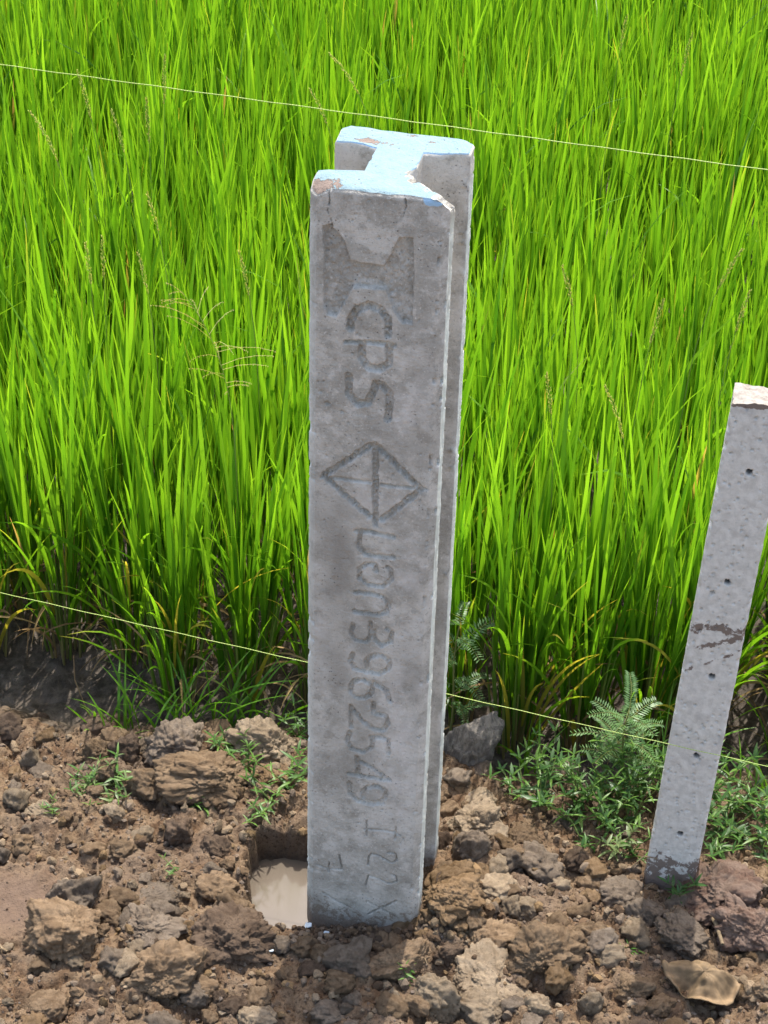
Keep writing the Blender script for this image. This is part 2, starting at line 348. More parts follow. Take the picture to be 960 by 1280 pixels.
def mat_clod(name, a, b, dark=(0.058, 0.038, 0.026), wood=False):
    t = NT(name); v = t.coord()
    oi = t.n('ObjectInfo')
    off = t.n('VectorMath', operation='ADD'); t.l(v, off.inputs[0])
    cmb = t.n('CombineXYZ'); t.l(t.math('MULTIPLY', oi.outputs['Random'], 31.0), cmb.inputs[0]); t.l(cmb.outputs[0], off.inputs[1])
    vv = off.outputs[0]
    n1 = t.noise(vv, 1.6, 5, 0.65, dist=0.5); n2 = t.noise(vv, 6.5, 6, 0.72); n3 = t.noise(vv, 26, 5, 0.75)
    c = t.mix(t.rng(n1, 0.34, 0.64), a, b)
    c = t.mix(t.rng(n2, 0.28, 0.46, 0.75, 0), c, dark)
    c = t.mix(t.rng(n3, 0.55, 0.78, 0, 0.45), c, tuple(min(1, q * 1.6) for q in b))
    hs = t.n('HueSaturation'); t.setin(hs.inputs['Color'], c)
    t.l(t.rng(oi.outputs['Random'], 0, 1, 0.85, 1.30, False), hs.inputs['Value'])
    h = t.math('ADD', t.math('MULTIPLY', n2, 1.0), t.math('MULTIPLY', n3, 0.9))
    return t.done(t.principled(hs.outputs[0], 0.95, t.bump(h, 1.0, 0.0035), 0.10))

def mat_rock():
    t = NT('striated_grey_rock'); v = t.coord()
    mp = t.n('Mapping'); mp.inputs['Scale'].default_value = (3.2, 3.2, 1.1); mp.inputs['Rotation'].default_value = (0.25, 0.3, 0); t.l(v, mp.inputs['Vector'])
    wv = t.noise(mp.outputs[0], 1.5, 5, 0.65, dist=0.6)
    n2 = t.noise(v, 6, 5, 0.7); n3 = t.noise(v, 30, 3)
    c = t.mix(t.rng(wv, 0.38, 0.62), (0.13, 0.115, 0.10), (0.24, 0.21, 0.175))
    c = t.mix(t.rng(n2, 0.3, 0.5, 0.7, 0), c, (0.07, 0.062, 0.055))
    h = t.math('ADD', t.math('MULTIPLY', wv, 1.2), t.math('ADD', n2, t.math('MULTIPLY', n3, 0.4)))
    return t.done(t.principled(c, 0.9, t.bump(h, 0.8, 0.006), 0.2))

def mat_leaf(name, trans=0.45, gloss=0.35, rough=0.42, tmul=(1.5, 1.45, 0.7)):
    t = NT(name)
    c = t.attr('Col', 'Color')
    oi = t.n('ObjectInfo')
    hs = t.n('HueSaturation'); t.setin(hs.inputs['Color'], c)
    t.l(t.rng(oi.outputs['Random'], 0, 1, 0.9, 1.1, False), hs.inputs['Value'])
    cc = hs.outputs[0]
    p = t.principled(cc, rough, None, gloss)
    tr = t.n('BsdfTranslucent'); t.l(t.mix(1.0, cc, tmul, 'MULTIPLY'), tr.inputs['Color'])
    mx = t.n('MixShader'); mx.inputs[0].default_value = trans
    t.l(p, mx.inputs[1]); t.l(tr.outputs[0], mx.inputs[2])
    return t.done(mx.outputs[0])

def mat_simple(name, col, rough=0.7, var=0.25, scale=60, bumpd=0.001, spec=0.3):
    t = NT(name); v = t.coord(); n = t.noise(v, scale, 4, 0.6)
    c = t.mix(t.rng(n, 0.3, 0.7), tuple(q * (1 - var) for q in col), tuple(min(1, q * (1 + var)) for q in col))
    return t.done(t.principled(c, rough, t.bump(n, 0.5, bumpd), spec))

def mat_string():
    t = NT('twisted_lime_twine'); v = t.coord()
    w = t.n('TexWave'); w.inputs['Scale'].default_value = 60; t.l(v, w.inputs['Vector'])
    c = t.mix(w.outputs['Fac'], (0.30, 0.42, 0.07), (0.45, 0.55, 0.16))
    return t.done(t.principled(c, 0.45, t.bump(w.outputs['Fac'], 0.3, 0.0004), 0.4))

def mat_water():
    t = NT('muddy_water'); v = t.pos()
    n = t.noise(v, 7, 2, 0.5)
    c = t.mix(t.rng(n, 0.3, 0.7), (0.112, 0.092, 0.071), (0.132, 0.110, 0.087))
    return t.done(t.principled(c, 0.10, t.bump(t.noise(v, 9, 1), 0.02, 0.002), 0.6))

M = dict(conc=mat_concrete(), cap=mat_cap(), spost=mat_small_post(), broken=mat_broken_concrete(), ground=mat_ground(),
         t=mat_clod('dry_tan_clod', (0.195, 0.146, 0.096), (0.285, 0.222, 0.152)),
         g=mat_clod('grey_clod', (0.130, 0.099, 0.072), (0.210, 0.166, 0.124), (0.048, 0.035, 0.025)),
         b=mat_clod('brown_clod', (0.145, 0.097, 0.058), (0.230, 0.162, 0.101)),
         d=mat_clod('dark_damp_clod', (0.075, 0.051, 0.035), (0.135, 0.096, 0.067), (0.035, 0.025, 0.018)),
         o=mat_clod('ochre_clod', (0.150, 0.096, 0.050), (0.225, 0.152, 0.088)),
         p=mat_clod('reddish_clod', (0.145, 0.090, 0.066), (0.220, 0.158, 0.122)),
         rock=mat_rock(), rice=mat_leaf('rice_leaf', 0.6, 0.4, 0.4, (1.7, 1.5, 0.7)), weed=mat_leaf('weed_leaf', 0.4, 0.4, 0.4), stalk=mat_leaf('rice_stalk', 0.2, 0.3, 0.5),
         dry=mat_leaf('dry_straw', 0.3, 0.2, 0.7, (1.1, 1.0, 0.8)), seed=mat_leaf('seed_head', 0.6, 0.2, 0.6, (1.3, 1.25, 0.8)),
         string=mat_string(), water=mat_water(), chip=mat_simple('white_paint_chip', (0.46, 0.52, 0.55), 0.7, 0.1),
         scrap=mat_simple('tan_scrap', (0.170, 0.115, 0.062), 0.75, 0.35, 25, 0.003), twig=mat_simple('dry_twig', (0.20, 0.145, 0.085), 0.8, 0.3))

# ------------------------------------------------------------------ ground
HX0, HX1, HY0, HY1 = -0.240, -0.095, -0.100, 0.15            # the flooded post hole
WATER_Z = -0.066
MOUNDS = [(0.20, 0.06, 0.13, 0.050), (0.155, -0.075, 0.085, 0.055), (0.12, -0.15, 0.08, 0.020), (0.82, -0.03, 0.22, 0.04), (-0.35, 0.30, 0.16, 0.03), (-0.25, -0.2, 0.12, 0.02),
          (-0.58, -0.14, 0.10, 0.02), (0.42, -0.18, 0.16, 0.02), (0.0, -0.23, 0.14, 0.018)]

def edge_y(x):
    return 0.43 - 0.05 * np.tanh(np.asarray(x) * 3) + 0.05 * vnoise(np.asarray(x) * 4.0, 3.3, 0, 5) + 0.035 * vnoise(np.asarray(x) * 13.0, 7.3, 0, 6) + 0.018 * vnoise(np.asarray(x) * 41.0, 1.3, 0, 7)

def ground_z(x, y, detail=True):
    x = np.asarray(x, float); y = np.asarray(y, float)
    e = edge_y(x)
    bank = 1 - sstep(-0.06, 0.17, y - e + 0.03 * fbm(x * 16, y * 16, 0, 3, 15))
    z = -0.115 * (1 - bank)
    z = z + bank * 0.012 * fbm(x * 5, y * 5, 0, 3, 2)
    for mx, my, r, hh in MOUNDS:
        z = z + bank * hh * np.exp(-((x - mx) ** 2 + (y - my) ** 2) / (2 * (r * 0.6) ** 2))
    if detail:
        k = np.exp(-((x + 0.70) ** 2 / 0.10 ** 2 + (y + 0.06) ** 2 / 0.09 ** 2))      # the loose powdery patch
        k = bank * (1 - 0.85 * np.clip(k * 1.3, 0, 1))
        wx = x + 0.012 * fbm(x * 18, y * 18, 0, 3, 31); wy = y + 0.012 * fbm(x * 18, y * 18, 5, 3, 37)
        z = z + k * (0.026 * lumps(wx / 0.060, wy / 0.060, 3) + 0.019 * lumps(wx / 0.028, wy / 0.028, 8) + 0.010 * lumps(wx / 0.0125, wy / 0.0125, 13) - 0.028)
        z = z + (1 - bank) * (0.016 * lumps(wx / 0.07, wy / 0.07, 23) + 0.008 * lumps(wx / 0.03, wy / 0.03, 25) - 0.010)
        z = z + (0.45 + 0.55 * k) * 0.011 * fbm(x * 28, y * 28, 0, 5, 21, 0.68)
    hx = sstep(HX0 - 0.012, HX0 + 0.014, x + 0.024 * fbm(x * 20, y * 20, 0, 4, 41)) * (1 - sstep(HX1, HX1 + 0.02, x))
    hy = sstep(HY0 - 0.012, HY0 + 0.014, y + 0.026 * fbm(x * 20, y * 20, 2, 4, 43) + 0.22 * np.clip(-0.19 - x, 0, 1)) * (1 - sstep(HY1 - 0.012, HY1 + 0.012, y + 0.022 * fbm(x * 22, y * 22, 4, 4, 47)))
    hole = hx * hy
    z = z * (1 - hole) - 0.16 * hole
    return z

def gz(x, y): return float(ground_z(np.array([x]), np.array([y]))[0])

def axis(lo, hi, step, far):
    c = np.arange(lo, hi + step / 2, step)
    g = [step]; 
    while sum(g) < far: g.append(g[-1] * 1.16)
    o = np.cumsum(g)
    return np.concatenate([(lo - o)[::-1], c, hi + o])

gx = axis(-1.0, 1.0, 0.0047, 400); gy = axis(-0.55, 0.70, 0.0047, 400)
GX, GY = np.meshgrid(gx, gy)
GZ = ground_z(GX, GY)
nx, ny = len(gx), len(gy)
idx = np.arange(nx * ny).reshape(ny, nx)
quads = np.stack([idx[:-1, :-1].ravel(), idx[:-1, 1:].ravel(), idx[1:, 1:].ravel(), idx[1:, :-1].ravel()], 1)
me = mesh_np('ground', np.stack([GX.ravel(), GY.ravel(), GZ.ravel()], 1), quads)
wet = sstep(-0.02, 0.14, GY - edge_y(GX) + 0.05 * fbm(GX * 12, GY * 12, 0, 3, 61))
wet = np.maximum(wet, 0.85 * sstep(-0.02, -0.06, GZ) * (np.abs(GX + 0.17) < 0.12) * (np.abs(GY - 0.04) < 0.16))
damp = np.exp(-((GX + 0.02) ** 2 / 0.13 ** 2 + (GY + 0.16) ** 2 / 0.05 ** 2)) * 0.6
attr_f(me, np.clip(np.maximum(wet, damp), 0, 1).ravel(), 'wet')
attr_f(me, np.clip(1.3 * np.exp(-((GX + 0.70) ** 2 / 0.10 ** 2 + (GY + 0.06) ** 2 / 0.09 ** 2)), 0, 1).ravel(), 'loose')
ground = add('ground', me, M['ground']); tag(ground, kind='structure')

# muddy water in the hole: a sheet with a slightly raised meniscus rim
wxs = np.linspace(HX0 - 0.05, HX1 + 0.015, 24); wys = np.linspace(HY0 - 0.03, HY1 + 0.04, 30)
WX, WY = np.meshgrid(wxs, wys)
WZ = WATER_Z + 0.0001 * fbm(WX * 12, WY * 12, 0, 2, 3)
ii = np.arange(WX.size).reshape(WX.shape)
wq = np.stack([ii[:-1, :-1].ravel(), ii[:-1, 1:].ravel(), ii[1:, 1:].ravel(), ii[1:, :-1].ravel()], 1)
puddle = add('puddle', mesh_np('puddle', np.stack([WX.ravel(), WY.ravel(), WZ.ravel()], 1), wq), M['water']); tag(puddle, kind='structure')

# ------------------------------------------------------------------ the big concrete I-post
HH, CH, TF, WB, POST_H = 0.11, 0.012, 0.050, 0.038, 1.596
YAW = math.radians(11.85)
post = add('concrete_post', None, loc=(0, 0, 0), rot=(0, 0, -YAW))
tag(post, 'tall grey concrete I-section post with blue painted top and engraved lettering', 'post')

def dist_seg(U, Zv, a, b):
    ax, az = a; bx, bz = b
    dx, dz = bx - ax, bz - az
    L2 = dx * dx + dz * dz + 1e-12
    t = np.clip(((U - ax) * dx + (Zv - az) * dz) / L2, 0, 1)
    return np.hypot(U - ax - t * dx, Zv - az - t * dz)

def groove(U, Zv, D, lines, width, depth, soft, rough=0.0, seed=0, jitter=0.0):
    us, zs = U[0, :], Zv[:, 0]
    for pl in lines:
        P = np.array(pl); pad = width + soft + 0.006
        i0, i1 = np.searchsorted(us, [P[:, 0].min() - pad, P[:, 0].max() + pad])
        j0, j1 = np.searchsorted(zs, [P[:, 1].min() - pad, P[:, 1].max() + pad])
        if i1 <= i0 or j1 <= j0: continue
        u, zz = U[j0:j1, i0:i1], Zv[j0:j1, i0:i1]
        d = np.full(u.shape, 9.0)
        for a, b in zip(pl[:-1], pl[1:]): d = np.minimum(d, dist_seg(u, zz, a, b))
        d = d + jitter * fbm(u * 160, zz * 160, 0, 3, seed + 1)
        k = 1 - sstep(width / 2 - soft, width / 2 + soft, d)
        dep = depth * k * (1 + rough * fbm(u * 220, zz * 220, 0, 3, seed + 7))
        rim = 0.26 * depth * np.exp(-((d - width / 2 - soft * 1.8) / (soft * 1.5)) ** 2)
        D[j0:j1, i0:i1] = np.maximum(D[j0:j1, i0:i1], dep) - rim * (D[j0:j1, i0:i1] < 0.0004)

zrow = np.concatenate([np.linspace(-0.28, 0.0, 20)[:-1], np.arange(0.0, POST_H - 0.001, 0.00180), [POST_H]])
nfront = 165
uf = np.linspace(-HH + CH, HH - CH, nfront)
U, ZV = np.meshgrid(uf, zrow)
D = np.zeros(U.shape)
# emblem: recessed polygon
P = np.array(EMBLEM)
inside = np.zeros(U.shape, bool); de = np.full(U.shape, 9.0)
jr = np.searchsorted(zrow, [1.35, 1.56])
u_, z_ = U[jr[0]:jr[1]], ZV[jr[0]:jr[1]]
ins = np.zeros(u_.shape, bool); dd = np.full(u_.shape, 9.0)
for k in range(len(P)):
    (x1, y1), (x2, y2) = P[k], P[(k + 1) % len(P)]
    c = ((y1 > z_) != (y2 > z_)) & (u_ < (x2 - x1) * (z_ - y1) / (y2 - y1 + 1e-12) + x1)
    ins ^= c
    dd = np.minimum(dd, dist_seg(u_, z_, (x1, y1), (x2, y2)))
sdv = np.where(ins, -dd, dd) + 0.0012 * fbm(u_ * 150, z_ * 150, 0, 3, 71)
ek = 1 - sstep(-0.0010, 0.0006, sdv)
D[jr[0]:jr[1]] = ek * (0.0085 + 0.0034 * fbm(u_ * 170, z_ * 170, 0, 4, 73, 0.7))
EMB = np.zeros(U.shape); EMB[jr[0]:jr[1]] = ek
C_STROKE = [[(BOLD[0][0][0], 1.3525)] + BOLD[0][1:-1] + [(BOLD[0][-1][0], 1.3500)]]
groove(U, ZV, D, C_STROKE, 0.0128, 0.0080, 0.0009, 0.6, 80, 0.0012)
groove(U, ZV, D, BOLD[1:2], 0.0070, 0.0070, 0.0009, 0.5, 83, 0.0012)
groove(U, ZV, D, BOLD[2:], 0.0125, 0.0078, 0.0009, 0.6, 86, 0.0014)
groove(U, ZV, D, DIAMOND, 0.0104, 0.0082, 0.0013, 0.6, 90, 0.0026)
groove(U, ZV, D, DIAMOND_BAR, 0.0052, 0.0050, 0.0010, 0.5, 95, 0.0012)
groove(U, ZV, D, LETTERS, 0.0082, 0.0064, 0.0010, 0.6, 100, 0.0019)
groove(U, ZV, D, SCRATCH, 0.0034, 0.0058, 0.0008, 0.5, 110, 0.0009)
groove(U, ZV, D, [[(u + 0.0022 * math.sin(i * 2.3), z) for i, (u, z) in enumerate(pl)] for pl in CRACKS], 0.0016, 0.0060, 0.0006, 0.2, 120, 0.0022)
for px_, pz_, pr_ in PITS:
    dq = np.hypot((U - px_) / 1.4, ZV - pz_) + 0.0008 * vnoise(U * 400, ZV * 400, 0, 9)
    D = np.maximum(D, 0.9 * pr_ * (1 - sstep(0.3 * pr_, pr_, dq)))
pr = random.Random(5)
for k in range(170):
    px_, pz_, pr_ = pr.uniform(-0.095, 0.095), pr.uniform(0.05, 1.585), pr.choice([0.0010, 0.0012, 0.0016, 0.0022])
    i0, i1 = np.searchsorted(uf, [px_ - 0.005, px_ + 0.005]); j0, j1 = np.searchsorted(zrow, [pz_ - 0.005, pz_ + 0.005])
    dq = np.hypot(U[j0:j1, i0:i1] - px_, ZV[j0:j1, i0:i1] - pz_)
    D[j0:j1, i0:i1] = np.maximum(D[j0:j1, i0:i1], 1.2 * pr_ * (1 - sstep(0.4 * pr_, 1.1 * pr_, dq)))
# shallow spalled plate edge below the lettering "k", trowel relief
D += 0.0011 * fbm(U * 75, ZV * 60, 0, 5, 131, 0.6) + 0.0009 * fbm(U * 12, ZV * 9, 0, 3, 137)
bord = np.minimum(U - uf[0], uf[-1] - U)
D *= sstep(-0.0001, 0.004, bord)

# section outline after the front face, anticlockwise seen from above
sec = [(HH - CH, -HH), (HH, -HH + CH), (HH, -HH + TF), (WB, -HH + TF + 0.020), (WB, HH - TF - 0.020), (HH, HH - TF), (HH, HH - CH), (HH - CH, HH),
       (-HH + CH, HH), (-HH, HH - CH), (-HH, HH - TF), (-WB, HH - TF - 0.020), (-WB, -HH + TF + 0.020), (-HH, -HH + TF), (-HH, -HH + CH), (-HH + CH, -HH)]
tip_seg = {1, 5, 9, 13}
rest, pale_c = [], []
for k in range(len(sec) - 1):
    a, b = Vector(sec[k]), Vector(sec[k + 1])
    n = max(2, int((b - a).length / (0.0022 if k < 3 else 0.0075)))
    for i in range(n):
        rest.append(a.lerp(b, i / n)); pale_c.append(1.0 if k in tip_seg and i > 0 else (0.8 if (k - 1) in tip_seg and i == 0 else (0.30 if k == 14 else 0.0)))
rest, pale_c = rest[1:], pale_c[1:]
RX = np.array([p.x for p in rest]); RY = np.array([p.y for p in rest])
ncol = nfront + len(rest)
X = np.concatenate([U, np.tile(RX, (len(zrow), 1))], 1)
Y = np.concatenate([-HH + D, np.tile(RY, (len(zrow), 1))], 1)
Zz = np.tile(zrow[:, None], (1, ncol)).copy()
# uneven sides and arrises
amp = np.concatenate([np.where(bord[0] < 0.004, 0.0008, 0.0), np.full(len(rest), 0.0010)])
nn = fbm(X * 55, Y * 55, Zz * 45, 3, 141)
cx_, cy_ = np.sign(X) * 0.03, np.sign(Y) * 0.07
dl = np.hypot(X - cx_, Y - cy_) + 1e-6
X -= amp * nn * (X - cx_) / dl; Y -= amp * nn * (Y - cy_) / dl
# nicks along the arrises
ar = np.concatenate([(bord[0] < 0.0012) * 1.0, np.array([1.0 if min((Vector((x, y)) - Vector(s)).length for s in (sec[0], sec[1], sec[2], sec[5], sec[6], sec[15], sec[14])) < 0.0035 else 0.0 for x, y in zip(RX, RY)])])
nick = np.clip(fbm(X * 30, Y * 30, Zz * 55, 4, 151) - 0.27, 0, 1) * 0.018 * ar
X -= nick * np.sign(X); Y -= nick * np.sign(Y)
# the broken flange corner at the top right, sloping away
dn = Vector((0.7071, 0.7071))
jag = 0.007 * fbm(X * 70, Y * 70, Zz * 40, 3, 161) + 0.005 * np.sign(vnoise((X - Y) * 85, 3.1, 0, 163))
dchip = (X - 0.064) * dn.x + (Y + 0.078) * dn.y
allow = np.clip((POST_H - Zz), 0, 1) * 1.1 + jag
sel = (X > 0.02) & (Y < -0.01) & (Zz > POST_H - 0.11)
ex = np.where(sel, np.clip(dchip - allow, 0, 0.07), 0)
X -= ex * dn.x; Y -= ex * dn.y
# worn rounded top edge, lower at the battered front left corner
def top_drop(x, y):
    return (0.016 * np.exp(-((x + 0.105) ** 2 + (y + 0.11) ** 2) / 0.022 ** 2) + 0.004 * np.exp(-((x + 0.03) ** 2 / 0.08 ** 2 + (y + 0.112) ** 2 / 0.010 ** 2))
            + 0.006 * np.exp(-((x - 0.11) ** 2 + (y - 0.11) ** 2) / 0.012 ** 2) + 0.005 * np.exp(-((x + 0.11) ** 2 + (y - 0.06) ** 2) / 0.025 ** 2)
            - 0.0016 * fbm(x * 45, y * 45, 0, 4, 171))
wtop = sstep(POST_H - 0.05, POST_H, Zz)
Zz -= wtop * top_drop(X, Y)
rr = sstep(POST_H - 0.008, POST_H, Zz + wtop * top_drop(X, Y)) ** 2 * 0.0035
X -= rr * (X - cx_) / dl; Y -= rr * (Y - cy_) / dl
V = np.stack([X, Y, Zz], 2).reshape(-1, 3)
ii = np.arange(len(zrow) * ncol).reshape(len(zrow), ncol)
jn = np.roll(np.arange(ncol), -1)
quads = np.stack([ii[:-1].ravel(), ii[:-1][:, jn].ravel(), ii[1:][:, jn].ravel(), ii[1:].ravel()], 1)
me = mesh_np('shaft', V, quads)
Zf = np.tile(zrow[:, None], (1, ncol)); Xf = np.concatenate([U, np.tile(RX, (len(zrow), 1))], 1)
def blob(u0, z0, ru, rz, k=1.0): return k * np.exp(-(((Xf - u0) / ru) ** 2 + ((Zf - z0) / rz) ** 2))
wob = fbm(Xf * 22, Zf * 14, 0, 4, 181)
tone = np.zeros(Xf.shape)
tone[:, :nfront] = 0.22 * EMB  # recessed emblem floor darkened in colour: shade held there plus some dirt
for b in [(-0.075, 0.96, 0.05, 0.09, 0.62), (-0.055, 0.82, 0.05, 0.10, 0.5), (0.075, 0.70, 0.03, 0.07, 0.45), (-0.05, 0.62, 0.045, 0.12, 0.42), (0.055, 1.12, 0.03, 0.035, 0.35), (-0.06, 1.56, 0.03, 0.02, 0.3),
          (-0.03, 0.45, 0.05, 0.10, 0.3), (0.02, 1.17, 0.03, 0.03, 0.3)]:
    tone += blob(*b)
tone = tone * (1 + 0.9 * wob) - 0.0 * tone
chalk = blob(0.062, 0.90, 0.03, 0.05, 0.7) + blob(0.07, 0.55, 0.035, 0.16, 0.6) + blob(0.06, 1.25, 0.04, 0.10, 0.45) + blob(0.05, 0.40, 0.03, 0.10, 0.6) + blob(-0.085, 0.72, 0.012, 0.06, 0.4) + blob(0.02, 1.02, 0.05, 0.03, 0.3)
tone += 1.0 * (1 - sstep(0.018, 0.085, Zf + 0.05 * wob)) + 0.25 * (1 - sstep(0.05, 0.30, Zf + 0.1 * wob))
lo_ = sstep(0.1, 0.5, wob) * 0.15
attr_f(me, (0.62 * (1 - sstep(0.0, 0.16, Zf + 0.03 * wob)) + 0.25 * (1 - sstep(0.0, 0.035, Zf))).ravel(), 'mud')
attr_f(me, np.clip(chalk * (0.8 + 1.6 * fbm(Xf * 40, Zf * 30, 0, 4, 185)), 0, 1).ravel(), 'chalk')
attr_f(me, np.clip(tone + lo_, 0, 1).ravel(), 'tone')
pl_ = np.concatenate([np.where((bord < 0.002) & (U < 0), 0.3, 0.0), np.tile(np.array(pale_c), (len(zrow), 1))], 1)
pl_ = pl_ * np.clip(0.80 + 0.75 * fbm(Xf * 60, Zf * 9, Y * 60, 4, 191), 0, 1) * sstep(POST_H - 0.03, POST_H - 0.075, Zf) * sstep(0.03, 0.10, Zf)
attr_f(me, pl_.ravel(), 'pale')
pnt = 1.0 * np.exp(-(((Xf - 0.086) / 0.018) ** 2 + ((Zf - 1.592) / 0.009) ** 2)) * (Y < -0.07)
pnt = np.maximum(pnt, sstep(POST_H - 0.004, POST_H - 0.001, Zf) * 0.7 * (Y > -0.02))
attr_f(me, pnt.ravel(), 'paint')
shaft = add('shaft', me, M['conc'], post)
# painted top
ring = V.reshape(len(zrow), ncol, 3)[-1]
rp = [Vector((p[0], p[1])) for p in ring[::2]] if ncol % 2 == 0 else [Vector((p[0], p[1])) for p in ring]
rp = [Vector((p[0], p[1])) for p in ring]
pts = list(rp)
def in_i(x, y): return (abs(y) > HH - TF - 0.012 and abs(x) < HH - 0.006 and abs(y) < HH - 0.004) or (abs(x) < WB - 0.003 and abs(y) <= HH - TF)
r3 = random.Random(3)
g = 0.0030
for i in range(int(0.22 / g)):
    for j in range(int(0.22 / g)):
        x, y = -HH + i * g + r3.uniform(-.0007, .0007), -HH + j * g + r3.uniform(-.0007, .0007)
        if in_i(x, y): pts.append(Vector((x, y)))
res = delaunay_2d_cdt(pts, [], [list(range(len(rp)))], 1, 1e-6)
cv = np.array([(v.x, v.y) for v in res[0]])
cz = POST_H - top_drop(cv[:, 0], cv[:, 1])
zring = {}
for k, orig in enumerate(res[3]):
    for o_ in orig:
        if o_ < len(rp): cz[k] = ring[o_][2]
tr = [tuple(f_) for f_ in res[2] if len(f_) == 3]
me = mesh_np('painted_top', np.stack([cv[:, 0], cv[:, 1], cz], 1), None, tr)
wear = np.exp(-((cv[:, 0] + 0.09) ** 2 / 0.035 ** 2 + (cv[:, 1] + 0.10) ** 2 / 0.016 ** 2)) * 1.3 + np.exp(-((cv[:, 0] + 0.05) ** 2 / 0.028 ** 2 + (cv[:, 1] - 0.062) ** 2 / 0.010 ** 2)) \
    + 0.5 * np.exp(-((cv[:, 0] - 0.005) ** 2 / 0.02 ** 2 + (cv[:, 1] - 0.10) ** 2 / 0.006 ** 2)) + 0.45 * np.exp(-((cv[:, 0] - 0.05) ** 2 / 0.02 ** 2 + (cv[:, 1] - 0.085) ** 2 / 0.010 ** 2)) - 0.25
attr_f(me, wear, 'wear')
ptop = add('painted_top', me, M['cap'], post)
tag(ptop, 'pale blue painted top face with flaked bare patches')

# ------------------------------------------------------------------ the small square post
SW, SL, SB = 0.10, 1.141, 0.16
spost = add('slender_concrete_post', None, loc=(0.597, 0.074, -0.012), rot=(0, 0, 0))
ax = (Vector((0.649, 0.112, 1.118)) - Vector((0.597, 0.074, -0.012))).normalized()
q_ = Vector((0, 0, 1)).rotation_difference(ax)
spost.rotation_euler = (q_.to_matrix() @ Matrix.Rotation(-YAW, 3, 'Z')).to_euler()
tag(spost, 'slender whitewashed square concrete post with nail holes leaning among weeds', 'post')
hw, cs = SW / 2, 0.004
zr = np.concatenate([np.linspace(-SB, 0, 8)[:-1], np.arange(0, SL - 0.001, 0.0020), [SL]])
nf2 = 66
uf2 = np.linspace(-hw + cs, hw - cs, nf2)
U2, Z2 = np.meshgrid(uf2, zr)
D2 = np.zeros(U2.shape)
sr = random.Random(9)
def pit2(px_, pz_, r_, dep):
    i0, i1 = np.searchsorted(uf2, [px_ - 2.2 * r_, px_ + 2.2 * r_]); j0, j1 = np.searchsorted(zr, [pz_ - 2.2 * r_, pz_ + 2.2 * r_])
    if i1 <= i0 or j1 <= j0: return
    uu, vv = U2[j0:j1, i0:i1], Z2[j0:j1, i0:i1]
    dq = np.hypot(uu - px_, vv - pz_) + 0.3 * r_ * vnoise(uu * 300, vv * 300, 0, 3)
    D2[j0:j1, i0:i1] = np.maximum(D2[j0:j1, i0:i1], dep * (1 - sstep(0.45 * r_, 1.15 * r_, dq)))
for k in range(520):
    r_ = sr.choice([0.0010, 0.0013, 0.0016, 0.0020, 0.0030]); pit2(sr.uniform(-.046, .046), sr.uniform(0, SL), r_, 1.5 * r_)
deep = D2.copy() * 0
HOLES2 = [(0.002, 1.005), (0.001, 0.770), (0.006, 0.556), (0.006, 0.366), (0.004, 0.167), (-0.022, 0.742)]
for k, (a_, b_) in enumerate(HOLES2):
    pit2(a_, b_, 0.0062 if k < 5 else 0.004, 0.016)
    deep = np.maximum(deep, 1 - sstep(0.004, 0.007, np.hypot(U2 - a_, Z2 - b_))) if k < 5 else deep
D2 += 0.0007 * fbm(U2 * 70, Z2 * 60, 0, 4, 201)
b2 = np.minimum(U2 - uf2[0], uf2[-1] - U2)
D2 *= sstep(-0.0001, 0.003, b2)
sec2 = [(hw - cs, -hw), (hw, -hw + cs), (hw, hw - cs), (hw - cs, hw), (-hw + cs, hw), (-hw, hw - cs), (-hw, -hw + cs), (-hw + cs, -hw)]
rest = []
for k in range(len(sec2) - 1):
    a, b = Vector(sec2[k]), Vector(sec2[k + 1]); n = max(2, int((b - a).length / 0.006))
    rest += [a.lerp(b, i / n) for i in range(n)]
rest = rest[1:]
RX = np.array([p.x for p in rest]); RY = np.array([p.y for p in rest]); nc2 = nf2 + len(rest)
X = np.concatenate([U2, np.tile(RX, (len(zr), 1))], 1); Y = np.concatenate([-hw + D2, np.tile(RY, (len(zr), 1))], 1)
Zz = np.tile(zr[:, None], (1, nc2)).copy()
e2 = np.concatenate([np.where(b2[0] < 0.0008, 1.0, 0.0), np.ones(len(rest))])
dd2 = (0.0014 * fbm(X * 60, Y * 60, Zz * 60, 4, 211) + np.clip(fbm(X * 25, Y * 25, Zz * 45, 3, 213) - 0.3, 0, 1) * 0.012) * e2
X -= dd2 * np.sign(X); Y -= dd2 * np.sign(Y) * (np.abs(Y) > 0.03)
def top2(x, y): return 0.020 * np.clip((y + hw) / SW, 0, 1) - 0.006 * fbm(x * 40, y * 40, 0, 4, 217) + 0.008 * np.exp(-((x + hw) ** 2 + (y + hw) ** 2) / 0.014 ** 2)
Zz -= sstep(SL - 0.05, SL, Zz) * top2(X, Y)
ii = np.arange(len(zr) * nc2).reshape(len(zr), nc2); jn = np.roll(np.arange(nc2), -1)
V2 = np.stack([X, Y, Zz], 2)
me = mesh_np('shaft', V2.reshape(-1, 3), np.stack([ii[:-1].ravel(), ii[:-1][:, jn].ravel(), ii[1:][:, jn].ravel(), ii[1:].ravel()], 1))
Xf = np.concatenate([U2, np.tile(RX, (len(zr), 1))], 1); Zf = np.tile(zr[:, None], (1, nc2))
t2 = 0.0 * Xf
for (z0, sl, wd, kk) in [(0.665, 0.10, 0.018, 0.62), (0.630, 0.55, 0.012, 0.62), (0.590, 0.7, 0.009, 0.52)]:
    t2 = np.maximum(t2, kk * np.exp(-(((Zf - z0 - sl * Xf) / wd) ** 2)))
t2 = np.maximum(t2, 0.85 * sstep(SL - 0.014, SL - 0.004, Zf - 0.005 * fbm(Xf * 50, Zf * 50, 0, 3, 5)))
